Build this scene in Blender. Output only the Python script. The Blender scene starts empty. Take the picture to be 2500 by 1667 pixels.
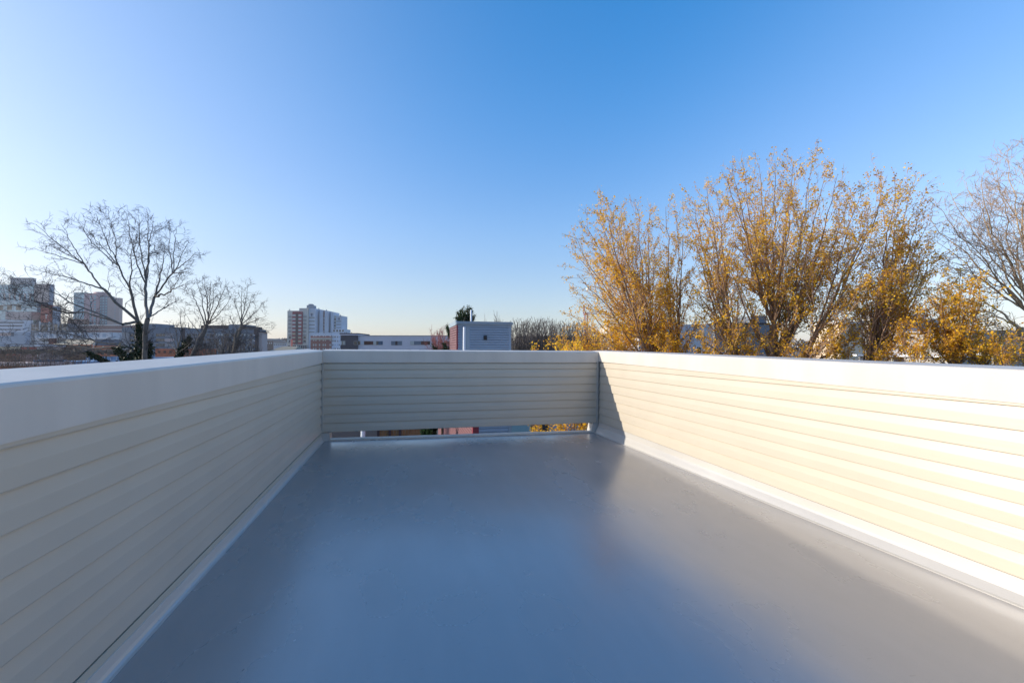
import bpy, math, random
import numpy as np
from mathutils import Vector, Matrix
S = bpy.context.scene
COL = S.collection
PI = math.pi
# ---------------------------------------------------------------- camera
F = 1071.16; CX, CY = 1250.0, 833.5
YAW, PIT, ROL = 0.2406, 0.0188, 0.0015
EYE = 10.6
fw = np.array([math.sin(YAW)*math.cos(PIT), math.cos(YAW)*math.cos(PIT), math.sin(PIT)])
rt = np.array([math.cos(YAW), -math.sin(YAW), 0.0]); up = np.cross(rt, fw)
r2 = rt*math.cos(ROL)+up*math.sin(ROL); u2 = -rt*math.sin(ROL)+up*math.cos(ROL)
cam = bpy.data.cameras.new('camera'); co = bpy.data.objects.new('camera', cam); COL.objects.link(co)
cam.sensor_width = 36; cam.lens = 36*F/2500; cam.clip_start = .05; cam.clip_end = 6000
co.matrix_world = Matrix(((r2[0], u2[0], -fw[0], 0), (r2[1], u2[1], -fw[1], 0), (r2[2], u2[2], -fw[2], EYE), (0, 0, 0, 1)))
S.camera = co
S.render.resolution_x, S.render.resolution_y = 1024, 682
# ---------------------------------------------------------------- light
sd = Vector((-3.03, 0.74, 0.99)).normalized()
SUN_EL = math.asin(sd.z); SUN_AZ = math.atan2(sd.x, sd.y)
SATZ = [(0, .42), (.12, .98), (.3, 1.2), (.6, 1.36), (1, 1.38)]
SATS = [(0, .84), (.25, .90), (.5, 1), (.82, .82), (1, .55)]
VALZ = [(0, .9), (.12, 1.0), (.3, 1.3), (.62, 1.6), (1, 1.6)]
VALS = [(0, 1.0), (.55, 1), (.83, .86), (1, .78)]
TINZ = [(0, 1), (.3, .75), (.6, .35), (1, .3)]; TINT = (1.0, .95, 1.035)
w = bpy.data.worlds.new("World"); S.world = w; w.use_nodes = True
nt = w.node_tree; nt.nodes.clear()
wo = nt.nodes.new('ShaderNodeOutputWorld'); bg = nt.nodes.new('ShaderNodeBackground'); sky = nt.nodes.new('ShaderNodeTexSky')
sky.sky_type = 'NISHITA'; sky.sun_disc = False; sky.sun_elevation = SUN_EL; sky.sun_rotation = SUN_AZ
sky.altitude = 0; sky.air_density = 1.0; sky.dust_density = 0.6; sky.ozone_density = 2.2
wl = nt.links; wn = nt.nodes
wtc = wn.new('ShaderNodeTexCoord'); wsp = wn.new('ShaderNodeSeparateXYZ'); wl.new(wtc.outputs['Generated'], wsp.inputs[0])
def wramp(src, pts):
    fc = wn.new('ShaderNodeFloatCurve'); c = fc.mapping.curves[0]
    for i, (x, y) in enumerate(pts):
        if i < 2: c.points[i].location = (x, y)
        else: c.points.new(x, y)
    fc.mapping.use_clip = False; fc.mapping.update(); wl.new(src, fc.inputs['Value']); return fc.outputs[0]
def wmath(op, a, b_):
    t = wn.new('ShaderNodeMath'); t.operation = op
    for i, q in enumerate((a, b_)):
        if isinstance(q, (int, float)): t.inputs[i].default_value = q
        else: wl.new(q, t.inputs[i])
    return t.outputs[0]
vd = wn.new('ShaderNodeVectorMath'); vd.operation = 'DOT_PRODUCT'; wl.new(wtc.outputs['Generated'], vd.inputs[0]); vd.inputs[1].default_value = sd
toward = wmath('MULTIPLY_ADD', vd.outputs['Value'], .5); toward.node.inputs[2].default_value = .5      # 0 away .. 1 at the sun
hs = wn.new('ShaderNodeHueSaturation'); wl.new(sky.outputs[0], hs.inputs['Color'])
wl.new(wmath('MULTIPLY', wramp(wsp.outputs['Z'], SATZ), wramp(toward, SATS)), hs.inputs['Saturation'])
wl.new(wmath('MULTIPLY', wramp(wsp.outputs['Z'], VALZ), wramp(toward, VALS)), hs.inputs['Value'])
tint = wn.new('ShaderNodeMix'); tint.data_type = 'RGBA'; tint.blend_type = 'MULTIPLY'; tint.inputs[7].default_value = (*TINT, 1)
wl.new(wramp(wsp.outputs['Z'], TINZ), tint.inputs[0]); wl.new(hs.outputs[0], tint.inputs[6]); wl.new(tint.outputs[2], bg.inputs[0])
bg.inputs[1].default_value = 0.12
nt.links.new(bg.outputs[0], wo.inputs[0])
sl = bpy.data.lights.new('sun', 'SUN'); sl.energy = 3.75; sl.angle = math.radians(.53); sl.color = (1, .90, .75)
so = bpy.data.objects.new('sun', sl); COL.objects.link(so); so.rotation_euler = sd.to_track_quat('Z', 'Y').to_euler(); so.location = (-30, 8, 40)
S.view_settings.view_transform = 'Standard'; S.view_settings.look = 'None'; S.view_settings.exposure = 0.73; S.view_settings.gamma = 1
S.render.engine = 'CYCLES'

# ---------------------------------------------------------------- helpers
def Zp(px, py, D):
    py = py-ROL*(px-CX)
    return EYE+D*math.tan(PIT+math.atan((CY-py)/F))
def Xp(px, D): return (px-CX)/F*D*1.0004
def W(px, py, D):            # world point on the pixel ray at camera depth D
    x = Xp(px, D); z = Zp(px, py, D)
    return np.array([rt[0]*x+math.sin(YAW)*D, rt[1]*x+math.cos(YAW)*D, z])
def mesh(name, V, Fc, mat=None, parent=None, smooth=False):
    me = bpy.data.meshes.new(name)
    V = np.asarray(V, dtype=np.float32)
    if isinstance(Fc, np.ndarray) and Fc.ndim == 2:
        n, k = Fc.shape
        me.vertices.add(len(V)); me.vertices.foreach_set('co', V.ravel())
        me.loops.add(n*k); me.loops.foreach_set('vertex_index', Fc.astype(np.int32).ravel())
        me.polygons.add(n); me.polygons.foreach_set('loop_start', np.arange(0, n*k, k, dtype=np.int32))
        me.polygons.foreach_set('loop_total', np.full(n, k, dtype=np.int32))
        me.update(calc_edges=True)
    else:
        me.from_pydata([tuple(map(float, v)) for v in V], [], [tuple(f) for f in Fc]); me.update()
    if smooth: me.polygons.foreach_set('use_smooth', np.ones(len(me.polygons), dtype=bool))
    if mat: me.materials.append(mat)
    o = bpy.data.objects.new(name, me); COL.objects.link(o)
    if parent: o.parent = parent
    return o
class MB:
    def __init__(s): s.v = []; s.f = []
    def add(s, V, Fc):
        b = len(s.v); s.v += [tuple(v) for v in V]; s.f += [tuple(b+i for i in f) for f in Fc]; return s
    def box(s, x0, x1, y0, y1, z0, z1):
        V = [(x, y, z) for z in (z0, z1) for (x, y) in ((x0, y0), (x1, y0), (x1, y1), (x0, y1))]
        return s.add(V, [(0, 3, 2, 1), (4, 5, 6, 7), (0, 1, 5, 4), (1, 2, 6, 5), (2, 3, 7, 6), (3, 0, 4, 7)])
    def sweep(s, prof, a, b, f, closed=True, cap=True):
        """prof: list of 2d points; f(p, t) -> 3d for t in {a,b} (or list a of stations)"""
        st = a if isinstance(a, (list, tuple)) else [a, b]
        n = len(prof); V = [f(p, t) for t in st for p in prof]; Fc = []
        for k in range(len(st)-1):
            for i in range(n if closed else n-1):
                j = (i+1) % n; Fc.append((k*n+i, k*n+j, (k+1)*n+j, (k+1)*n+i))
        if closed and cap: Fc.append(tuple(range(n-1, -1, -1))); Fc.append(tuple((len(st)-1)*n+i for i in range(n)))
        return s.add(V, Fc)
    def cyl(s, p0, p1, r0, r1=None, n=12):
        r1 = r0 if r1 is None else r1
        p0 = Vector(p0); p1 = Vector(p1); d = (p1-p0).normalized(); a = d.orthogonal().normalized(); c = d.cross(a)
        V = [p+(a*math.cos(2*PI*i/n)+c*math.sin(2*PI*i/n))*r for p, r in ((p0, r0), (p1, r1)) for i in range(n)]
        return s.add(V, [(i, (i+1) % n, n+(i+1) % n, n+i) for i in range(n)]+[tuple(range(n-1, -1, -1)), tuple(range(n, 2*n))])
    def build(s, name, mat, parent=None, fix=False, smooth=False):
        o = mesh(name, s.v, s.f, mat, parent, smooth)
        if fix:
            import bmesh
            bm = bmesh.new(); bm.from_mesh(o.data); bmesh.ops.recalc_face_normals(bm, faces=bm.faces); bm.to_mesh(o.data); bm.free()
        return o
def tag(o, label=None, cat=None, group=None, kind=None):
    if label: o['label'] = label
    if cat: o['category'] = cat
    if group: o['group'] = group
    if kind: o['kind'] = kind
    return o
def empty(name, loc=(0, 0, 0), rz=0):
    o = bpy.data.objects.new(name, None); COL.objects.link(o); o.location = loc; o.rotation_euler = (0, 0, rz); o.empty_display_size = .3
    return o

# ---------------------------------------------------------------- materials
def mat(name, col, rough=.6, spec=.5, noise=None, bump=None, metal=0, wave=None):
    """noise=(scale, amount, detail, stretch) colour variation; bump=(scale,strength,dist,stretch)"""
    m = bpy.data.materials.new(name); m.use_nodes = True; n = m.node_tree; b = n.nodes['Principled BSDF']
    b.inputs['Base Color'].default_value = (*col, 1); b.inputs['Roughness'].default_value = rough
    b.inputs['Specular IOR Level'].default_value = spec; b.inputs['Metallic'].default_value = metal
    tc = n.nodes.new('ShaderNodeTexCoord')
    if noise:
        mp = n.nodes.new('ShaderNodeMapping'); mp.inputs['Scale'].default_value = noise[3] if len(noise) > 3 else (1, 1, 1)
        nz = n.nodes.new('ShaderNodeTexNoise'); nz.inputs['Scale'].default_value = noise[0]; nz.inputs['Detail'].default_value = noise[2]
        mr = n.nodes.new('ShaderNodeMapRange'); mr.inputs['From Min'].default_value = .3; mr.inputs['From Max'].default_value = .7
        mr.inputs['To Min'].default_value = 1-noise[1]; mr.inputs['To Max'].default_value = 1+noise[1]
        mx = n.nodes.new('ShaderNodeMix'); mx.data_type = 'RGBA'; mx.blend_type = 'MULTIPLY'; mx.inputs[0].default_value = 1
        mx.inputs[6].default_value = (*col, 1)
        n.links.new(tc.outputs['Object'], mp.inputs[0]); n.links.new(mp.outputs[0], nz.inputs['Vector'])
        n.links.new(nz.outputs['Fac'], mr.inputs['Value']); n.links.new(mr.outputs[0], mx.inputs[7]); n.links.new(mx.outputs[2], b.inputs['Base Color'])
        m['mix'] = 1
    if bump:
        mp = n.nodes.new('ShaderNodeMapping'); mp.inputs['Scale'].default_value = bump[3] if len(bump) > 3 else (1, 1, 1)
        nz = n.nodes.new('ShaderNodeTexNoise'); nz.inputs['Scale'].default_value = bump[0]; nz.inputs['Detail'].default_value = 4
        bp = n.nodes.new('ShaderNodeBump'); bp.inputs['Strength'].default_value = bump[1]; bp.inputs['Distance'].default_value = bump[2]
        n.links.new(tc.outputs['Object'], mp.inputs[0]); n.links.new(mp.outputs[0], nz.inputs['Vector'])
        n.links.new(nz.outputs['Fac'], bp.inputs['Height']); n.links.new(bp.outputs[0], b.inputs['Normal'])
    return m
def brick_mat(name, c1, c2, mort, sc):
    m = bpy.data.materials.new(name); m.use_nodes = True; n = m.node_tree; b = n.nodes['Principled BSDF']
    tc = n.nodes.new('ShaderNodeTexCoord'); mp = n.nodes.new('ShaderNodeMapping'); mp.inputs['Rotation'].default_value = (PI/2, 0, 0)
    br = n.nodes.new('ShaderNodeTexBrick'); br.inputs['Scale'].default_value = sc
    br.inputs['Color1'].default_value = (*c1, 1); br.inputs['Color2'].default_value = (*c2, 1); br.inputs['Mortar'].default_value = (*mort, 1)
    br.inputs['Mortar Size'].default_value = .015
    n.links.new(tc.outputs['Object'], mp.inputs[0]); n.links.new(mp.outputs[0], br.inputs[0]); n.links.new(br.outputs[0], b.inputs['Base Color'])
    b.inputs['Roughness'].default_value = .85
    return m
M = {}
M['siding'] = mat('beige_vinyl', (.50, .445, .36), .33, .8, noise=(3, .03, 3, (1, 1, 1)), bump=(60, .32, .0012, (1, .035, 1)))
M['siding_b'] = mat('beige_vinyl_across', (.50, .445, .36), .36, .6, noise=(3, .03, 3, (1, 1, 1)), bump=(60, .32, .0012, (.035, 1, 1)))
M['cap'] = mat('painted_coping', (.56, .52, .465), .40, .5, noise=(5, .06, 5, (1, 1, .12)), bump=(150, .45, .0014))
M['trim'] = mat('vinyl_trim', (.42, .40, .36), .4)
M['strip'] = mat('beige_base_strip', (.46, .43, .35), .5)
M['black'] = mat('black_plastic', (.012, .012, .014), .5)
M['edge'] = mat('cream_edge_metal', (.68, .63, .56), .45, noise=(6, .06, 3))
def membrane(name, base, rough):
    m = bpy.data.materials.new(name); m.use_nodes = True; n = m.node_tree; b = n.nodes['Principled BSDF']; L = n.links
    tc = n.nodes.new('ShaderNodeTexCoord')
    def nz(scale, detail, st=(1, 1, 1), rot=0, dist=0):
        mp = n.nodes.new('ShaderNodeMapping'); mp.inputs['Scale'].default_value = st; mp.inputs['Rotation'].default_value = (0, 0, rot)
        t = n.nodes.new('ShaderNodeTexNoise'); t.inputs['Scale'].default_value = scale; t.inputs['Detail'].default_value = detail
        t.inputs['Distortion'].default_value = dist
        L.new(tc.outputs['Object'], mp.inputs[0]); L.new(mp.outputs[0], t.inputs['Vector']); return t.outputs['Fac']
    def mrng(s, a, c, d, e):
        r = n.nodes.new('ShaderNodeMapRange'); r.inputs['From Min'].default_value = a; r.inputs['From Max'].default_value = c
        r.inputs['To Min'].default_value = d; r.inputs['To Max'].default_value = e; L.new(s, r.inputs['Value']); return r.outputs[0]
    def mth(op, a, c):
        t = n.nodes.new('ShaderNodeMath'); t.operation = op
        for i, q in enumerate((a, c)):
            if isinstance(q, (int, float)): t.inputs[i].default_value = q
            else: L.new(q, t.inputs[i])
        return t.outputs[0]
    big = mrng(nz(.9, 4), .3, .7, .95, 1.05)
    streak = mrng(nz(9, 6, (1, .22, 1), .5, .2), .3, .72, .97, 1.03)
    # small scuffs and scratches: thin stretched marks
    sc = mrng(nz(60, 2, (.35, 1.3, 1), .25, .1), .69, .80, 1.0, .70)
    zone = mrng(nz(1.7, 3), .45, .6, 0, 1)
    scm = mth('ADD', mth('MULTIPLY', mth('SUBTRACT', sc, 1.0), zone), 1.0)
    v = mth('MULTIPLY', mth('MULTIPLY', big, streak), scm)
    mx = n.nodes.new('ShaderNodeMix'); mx.data_type = 'RGBA'; mx.blend_type = 'MULTIPLY'; mx.inputs[0].default_value = 1
    mx.inputs[6].default_value = (*base, 1); L.new(v, mx.inputs[7]); L.new(mx.outputs[2], b.inputs['Base Color'])
    L.new(mrng(nz(2.6, 5, (1, .5, 1)), .3, .7, rough-.06, rough+.08), b.inputs['Roughness'])
    h = mth('ADD', mth('MULTIPLY', nz(3.2, 2, (1, .7, 1)), .8), mth('MULTIPLY', nz(120, 3), .17))
    h2 = mth('ADD', h, mth('MULTIPLY', nz(30, 3, (1, .3, 1), .5, 0), .12))
    bp = n.nodes.new('ShaderNodeBump'); bp.inputs['Strength'].default_value = .18; bp.inputs['Distance'].default_value = .006
    L.new(h2, bp.inputs['Height']); L.new(bp.outputs[0], b.inputs['Normal'])
    b.inputs['Specular IOR Level'].default_value = .9; b.inputs['IOR'].default_value = 1.95
    return m
M['deck'] = membrane('grey_roof_coating', (.30, .285, .275), .24)
M['cant'] = membrane('pale_flashing_coating', (.44, .42, .385), .45)

# ---------------------------------------------------------------- roof deck
YB = 5.408; SL = 1.0
def zl(y): return EYE-1.046+.0043*(5.4-y)
def zr(y): return EYE-1.094+.0125*(5.4-y)
XL, XR = -.928, 2.537
FL, FR = -.906, 2.442
def zfl(x, y):
    t = (x-FL)/(FR-FL); return zl(y)*(1-t)+zr(y)*t
Y0 = -3.2
nx, ny = 30, 70
V = []; 
for j in range(ny+1):
    y = Y0+(5.40-Y0)*j/ny
    for i in range(nx+1):
        x = FL-.1+(FR-FL+.2)*i/nx; V.append((x, y, zfl(x, y)))
Fc = np.array([(j*(nx+1)+i, j*(nx+1)+i+1, (j+1)*(nx+1)+i+1, (j+1)*(nx+1)+i) for j in range(ny) for i in range(nx)])
o = mesh('roof_deck', V, Fc, M['deck'], smooth=True); tag(o, kind='structure')

# siding profile, one course: (drop fraction, outward)
CP = .1016
PROF = [(0, .0012), (.03, .0018), (.40, .0088), (.46, .0100), (.52, .0105), (.75, .0117), (.955, .0128), (.99, .0116), (1.0, .0096), (1.0, .0012)]
def siding(name, f, t0, t1, ztop_first, ncourse, first_cut, mt, parent, joints=None, seed=0):
    """f(out, z, t)->xyz. courses hang downward from line 0 at z=ztop_first; a cut partial course sits above it"""
    rnd = random.Random(seed); b = MB()
    for c in range(-1, ncourse):
        zt = ztop_first-c*CP
        js = [t0]+(joints.get(c, []) if joints else [])+[t1]
        for k in range(len(js)-1):
            dz = rnd.uniform(-.0008, .0008) if len(js) > 2 else 0; do = .0016*(k % 2)
            a, e = js[k], js[k+1]
            if k: a += (-.02 if e > a else .02)
            pr = []
            for fr, ou in PROF:
                z = zt-fr*CP+dz
                if c == -1 and z > ztop_first+first_cut: z = ztop_first+first_cut
                pr.append((ou+do, z))
            st = [a+(e-a)*i/max(1, int(abs(e-a)/.5)) for i in range(max(1, int(abs(e-a)/.5))+1)]
            b.sweep(pr, st, None, lambda p, t: f(p[0], p[1], t), closed=False)
            # end faces
            for s_, flip in ((a, 0), (e, 1)):
                Vv = [f(p[0], p[1], s_) for p in pr]+[f(0, pr[-1][1], s_), f(0, pr[0][1], s_)]
                idx = list(range(len(Vv))); b.add(Vv, [tuple(idx if flip else idx[::-1])])
    return b.build(name, mt, parent, fix=False)

Z0 = EYE-.2367
def czt(d): return EYE-.0143-.0158*d            # cap top along the side walls (d = metres from the back corner)
# ---- left parapet (runs along Y), siding faces +X
def parapet_left():
    t = empty('parapet_wall', (XL-.1, YB, 0)); tag(t, 'beige sided parapet wall in shade along the left edge of the roof deck', 'wall', 'parapet walls around the roof deck')
    t.location = (0, 0, 0)
    fx = lambda z: XL-.0068*(z-EYE)
    siding('siding', lambda o, z, y: (fx(z)+o, y, z), YB-.03, Y0, Z0, 7, .07, M['siding'], t, {-1: [2.35], 0: [2.35], 3: [3.1, -.4], 4: [3.1, -.4], 1: [.9], 2: [.9]}, 1)
    b = MB(); zb = EYE-.955
    b.sweep([(0, 0), (0, 1), (-.17, 1), (-.17, 0)], [YB+.2, Y0], None, lambda p, y: (XL-.004+p[0], y, (czt(YB-y)-.03) if p[1] else 0.4), True)
    b.build('wall_core', M['trim'], t, fix=True)
    # coping: sloped top, rolled inner edge, face and drip
    pr = [(.020, -.142), (.020, -.011), (.017, -.004), (.009, 0.0), (-.195, .018), (-.200, .010), (-.200, -.09), (-.192, -.09), (-.192, 0.0), (.006, -.02), (.006, -.142)]
    MB().sweep(pr, [YB+.21, 4, 2, 0, Y0], None, lambda p, y: (XL+p[0], y, czt(YB-y)+p[1]+(.0015*math.sin(y*2.1))), True).build('cap', M['cap'], t, fix=True)
    # base strip under the siding and membrane flashing
    MB().sweep([(.0, 0), (.010, 0), (.010, -.030), (.0, -.030)], [YB-.04, Y0], None, lambda p, y: (XL+.008+p[0], y, EYE-.9545+p[1]), True).build('base_strip', M['strip'], t, fix=True)
    rr = random.Random(5)
    st = [YB-.02-i*.07 for i in range(int((YB-Y0)/.07))]
    jit = [(rr.uniform(-.002, .002), rr.uniform(-.002, .002)) for _ in st]
    def ff(p, y):
        k = min(range(len(st)), key=lambda q: abs(st[q]-y)); zb = zl(y)
        z = (EYE-.9795)*(1-p[1])+(zb+.0015)*p[1]
        return (XL+p[0]+(jit[k][0] if p[2] == 1 else 0), y, z+(jit[k][1] if p[2] == 2 else 0))
    pr = [(.014, .06, 2), (.021, .10, 2), (.0235, .35, 0), (.026, .65, 0), (.031, .87, 0), (.040, .97, 0), (.050, 1.0, 1), (.050, 1.02, 0), (0, 1.02, 0), (0, .06, 0)]
    MB().sweep(pr, st, None, ff, True).build('base_flashing', M['cant'], t, fix=True, smooth=False)
parapet_left()
def parapet_right():
    t = empty('parapet_wall'); tag(t, 'beige sided parapet wall in full sun along the right edge of the roof deck', 'wall', 'parapet walls around the roof deck')
    fx = lambda z: XR+.0256*(z-EYE)
    siding('siding', lambda o, z, y: (fx(z)-o, y, z), YB-.03, Y0, Z0, 7, .07, M['siding'], t,
           {-1: [2.16, -.8], 0: [2.16, -.8], 1: [2.9], 2: [1.71], 3: [1.71], 4: [3.18, .2], 5: [3.18, .2]}, 2)
    b = MB(); b.sweep([(0, 0), (0, 1), (.17, 1), (.17, 0)], [YB+.2, Y0], None, lambda p, y: (XR+.004+p[0]-(0 if p[1] else .03), y, (czt(YB-y)-.03) if p[1] else .4), True)
    b.build('wall_core', M['trim'], t, fix=True)
    pr = [(.026, -.142), (.026, -.011), (.023, -.004), (.015, 0.0), (-.195, .006), (-.200, .0), (-.200, -.09), (-.192, -.09), (-.192, -.01), (.010, -.02), (.010, -.142)]
    MB().sweep(pr, [YB+.21, 4, 2, 0, Y0], None, lambda p, y: (XR-p[0], y, czt(YB-y)+p[1]+(.0015*math.sin(y*1.7+1))), True).build('cap', M['cap'], t, fix=True)
    xs = XR-.0256*.95
    st = [YB-.02-i*.1 for i in range(int((YB-Y0)/.1))]
    pr = [(-.010, EYE-.953, 0), (-.014, EYE-.955, 0), (-.014, EYE-1.010, 0), (-.022, EYE-1.020, 0)]
    def ff(p, y):
        zt = EYE-1.012-.010*max(0, (y-1))/4.4
        Vv = {0: (xs-.004, EYE-.9485), 1: (xs-.010, EYE-.951), 2: (xs-.012, zt+.012), 3: (xs-.020, zt), 4: (xs-.042, zt-.50*(zt-zr(y))), 5: (FR+.012, zr(y)+.004), 6: (FR-.006, zr(y)+.0015), 7: (FR-.006, zr(y)-.02), 8: (xs, zr(y)-.02)}[p]
        return (Vv[0], y, Vv[1])
    MB().sweep(list(range(9)), st, None, ff, True).build('base_flashing', M['cant'], t, fix=True)
parapet_right()
def parapet_back():
    t = empty('parapet_wall'); tag(t, 'short beige sided parapet panel with an open gap beneath it at the far end', 'wall', 'parapet walls around the roof deck')
    zs = lambda x: -.0047*x
    fy = lambda z: YB+.0157*(z-EYE)
    siding('siding', lambda o, z, x: (x, fy(z)-o, z+zs(x)), XR-.035, XL+.018, Z0, 7, .07, M['siding_b'], t, None, 3)
    MB().sweep([(0, 0), (0, 1), (.14, 1), (.14, 0)], [XL+.0, XR-.0], None, lambda p, x: (x, YB+.002+p[0]-(0 if p[1] else .016), EYE-.05+zs(x) if p[1] else EYE-.951+zs(x)), True).build('wall_core', M['trim'], t, fix=True)
    pr = [(.020, -.142), (.020, -.011), (.017, -.004), (.009, 0.0), (-.18, .012), (-.185, .004), (-.185, -.09), (-.178, -.09), (-.178, -.01), (.006, -.02), (.006, -.142)]
    MB().sweep(pr, [XL+.0215, XR-.0275], None, lambda p, x: (x, YB-p[0], EYE-.0143+zs(x)+p[1]), True).build('cap', M['cap'], t, fix=True)
    for x0, x1, ln in ((XL+.012, XL+.030, .004), (XR-.052, XR-.030, -.020)):
        MB().sweep([(x0, -.018), (x1, -.018), (x1, 0), (x0, 0)], [0, 1], None, lambda p, s: (p[0]+(ln if s else 0), fy(EYE-.95*s)+p[1]-.004, EYE-.155-.80*s+zs(x0)), True).build('corner_trim', M['trim'], t, fix=True)
    # membrane-wrapped posts that carry the panel at both ends
    b = MB(); b.sweep([(XL, 0), (XL+.10, 0), (XL+.10, .14), (XL, .14)], [0, 1], None, lambda p, s: (p[0]+(.012 if s and p[0] > XL else 0), YB-.012+p[1], EYE-.952 if not s else zl(YB)-.01), True).build('post', M['cant'], t, fix=True)
    b = MB(); b.sweep([(XR-.105, 0), (XR-.02, 0), (XR-.02, .14), (XR-.105, .14)], [0, 1], None, lambda p, s: (p[0]-(.035 if s and p[0] < XR-.1 else 0), YB-.012+p[1], EYE-.955 if not s else zr(YB)-.01), True).build('post', M['cant'], t, fix=True)
parapet_back()
# raised metal edge that closes the deck under the panel
es = [XL+.10+i*.05 for i in range(int((XR-.13-XL-.10)/.05)+1)]+[XR-.135]
rr = random.Random(9)
o = MB().sweep([(0, 0), (-.004, .013), (.006, .020), (.07, .022), (.075, -.02), (0, -.02)], es, None,
     lambda p, x: (x, 5.395+p[0], zfl(x, 5.4)+p[1]+.0008*math.sin(x*9)), True).build('edge_flashing', M['edge'], None, fix=True)
tag(o, 'cream metal edge strip along the open gap at the far end of the deck', 'edge strip')
# the house under the deck
M['own'] = mat('house_wall_vinyl', (.36, .33, .28), .5)
t = empty('rowhouse'); tag(t, 'beige rowhouse carrying the roof deck', 'house')
MB().box(XL-.15, XR+.15, Y0-1, 5.44, 0, EYE-1.13).build('wall', M['own'], t)

# dark stair house added unseen behind the camera to darken the shaded surfaces
M['dksid'] = mat('shade_block_vinyl', (.07, .065, .065), .5, .4, bump=(60, .3, .0012, (.035, 1, 1)))
t = empty('shade_block', (.8, -2.5, EYE-1.1)); tag(t, 'dark block with a door added unseen behind the camera to shade the deck', 'shade block')
siding('siding', lambda o, z, x: (x-.8, .02+o, z-EYE+1.1), XL+.06-.0, XR-.08, EYE+1.75, 28, .02, M['dksid'], t, None, 7)
MB().box(XL-.8+.03, XR-.8-.06, -1.3, .0, 0, 2.95).build('wall', M['dksid'], t); MB().box(XL-.8-.1, XR-.8+.1, -1.35, .12, 2.95, 3.12).build('roof', M['trim'], t)
d_ = MB().box(-.45, .45, .03, .07, .06, 2.08).build('door', M['trim'], t); MB().box(.34, .40, .07, .11, 1.0, 1.05).build('handle', M['black'], d_)
# ---------------------------------------------------------------- ground
gm = mat('ground_mix', (.055, .055, .052), .95, .2, noise=(.05, .5, 6))
o = MB().add([(-4000, -4000, 0), (4000, -4000, 0), (4000, 4000, 0), (-4000, 4000, 0)], [(0, 1, 2, 3)]).build('ground', gm); tag(o, kind='structure')
# ================================================================ background buildings
def pm(n, c, r=.8, v=.06, sc=.3): return mat(n, c, r, .3, noise=(sc, v, 4))
M['glassA'] = mat('teal_glass', (.22, .38, .44), .15, .9, noise=(.25, .35, 3, (1, 1, .4)))
M['glassB'] = mat('dark_glass', (.02, .03, .04), .12, .8)
M['glassP'] = mat('pale_blind', (.42, .44, .43), .5)
M['frame'] = mat('window_frame', (.35, .36, .38), .5)
M['wframe'] = mat('white_window_frame', (.68, .68, .68), .5)
M['tan'] = pm('tan_panel', (.46, .38, .34)); M['greyt'] = pm('warm_grey_panel', (.36, .35, .36)); M['navy'] = pm('navy_panel', (.06, .10, .16))
M['redb'] = brick_mat('red_brick', (.24, .055, .04), (.19, .045, .035), (.3, .25, .22), 3)
M['redp'] = pm('red_panel', (.30, .05, .04)); M['blueg'] = pm('blue_grey_panel', (.26, .33, .42))
M['pink'] = pm('pinkish_precast', (.40, .27, .28)); M['tan2'] = pm('rose_tan_precast', (.42, .33, .31))
M['brickp'] = brick_mat('dull_red_brick', (.22, .10, .09), (.18, .085, .08), (.3, .28, .26), 2)
M['band'] = pm('white_band', (.62, .60, .58)); M['palec'] = pm('pale_concrete', (.46, .49, .54)); M['paleb'] = pm('pale_blue_metal', (.30, .42, .58))
M['bluer'] = pm('blue_metal_roof', (.10, .24, .42), .5, .1, 1); M['tealb'] = pm('deep_blue_sheet', (.02, .10, .20))
M['tanr'] = pm('tan_roof', (.40, .34, .24)); M['orange'] = pm('orange_fascia', (.75, .20, .07)); M['dkbrick'] = pm('dark_brick', (.10, .045, .035), .9, .3, .5)
M['obrick'] = pm('orange_brick', (.42, .12, .06), .9, .25, .8); M['gconc'] = pm('blue_grey_concrete', (.15, .18, .22)); M['gconc2'] = pm('grey_concrete_trim', (.27, .27, .28))
M['dkbrown'] = pm('dark_brown_panel', (.06, .045, .05)); M['lightc'] = pm('light_rose_concrete', (.44, .37, .36))
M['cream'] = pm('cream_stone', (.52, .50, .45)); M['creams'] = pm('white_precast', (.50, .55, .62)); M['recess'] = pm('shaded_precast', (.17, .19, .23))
M['red'] = pm('maroon_panel', (.22, .025, .045)); M['lgrey'] = pm('balcony_grey', (.25, .26, .25)); M['sign'] = mat('orange_sign', (.85, .16, .08), .4)
M['mech'] = pm('rooftop_metal', (.22, .26, .32)); M['white'] = pm('white_stucco', (.62, .66, .75)); M['charc'] = pm('charcoal_stucco', (.075, .07, .085))
M['lilac'] = pm('lilac_white_stucco', (.56, .54, .59), .8, .03); M['tansl'] = pm('dusty_shingle', (.27, .25, .20)); M['dark'] = pm('dark_roof', (.03, .03, .035))
M['sage'] = pm('beige_grey_wall', (.38, .36, .34)); M['creamw'] = pm('warm_cream_wall', (.72, .58, .42)); M['rwhite'] = pm('white_roof', (.78, .77, .76)); M['lamp_w'] = pm('steel_pole', (.40, .40, .38))
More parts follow.
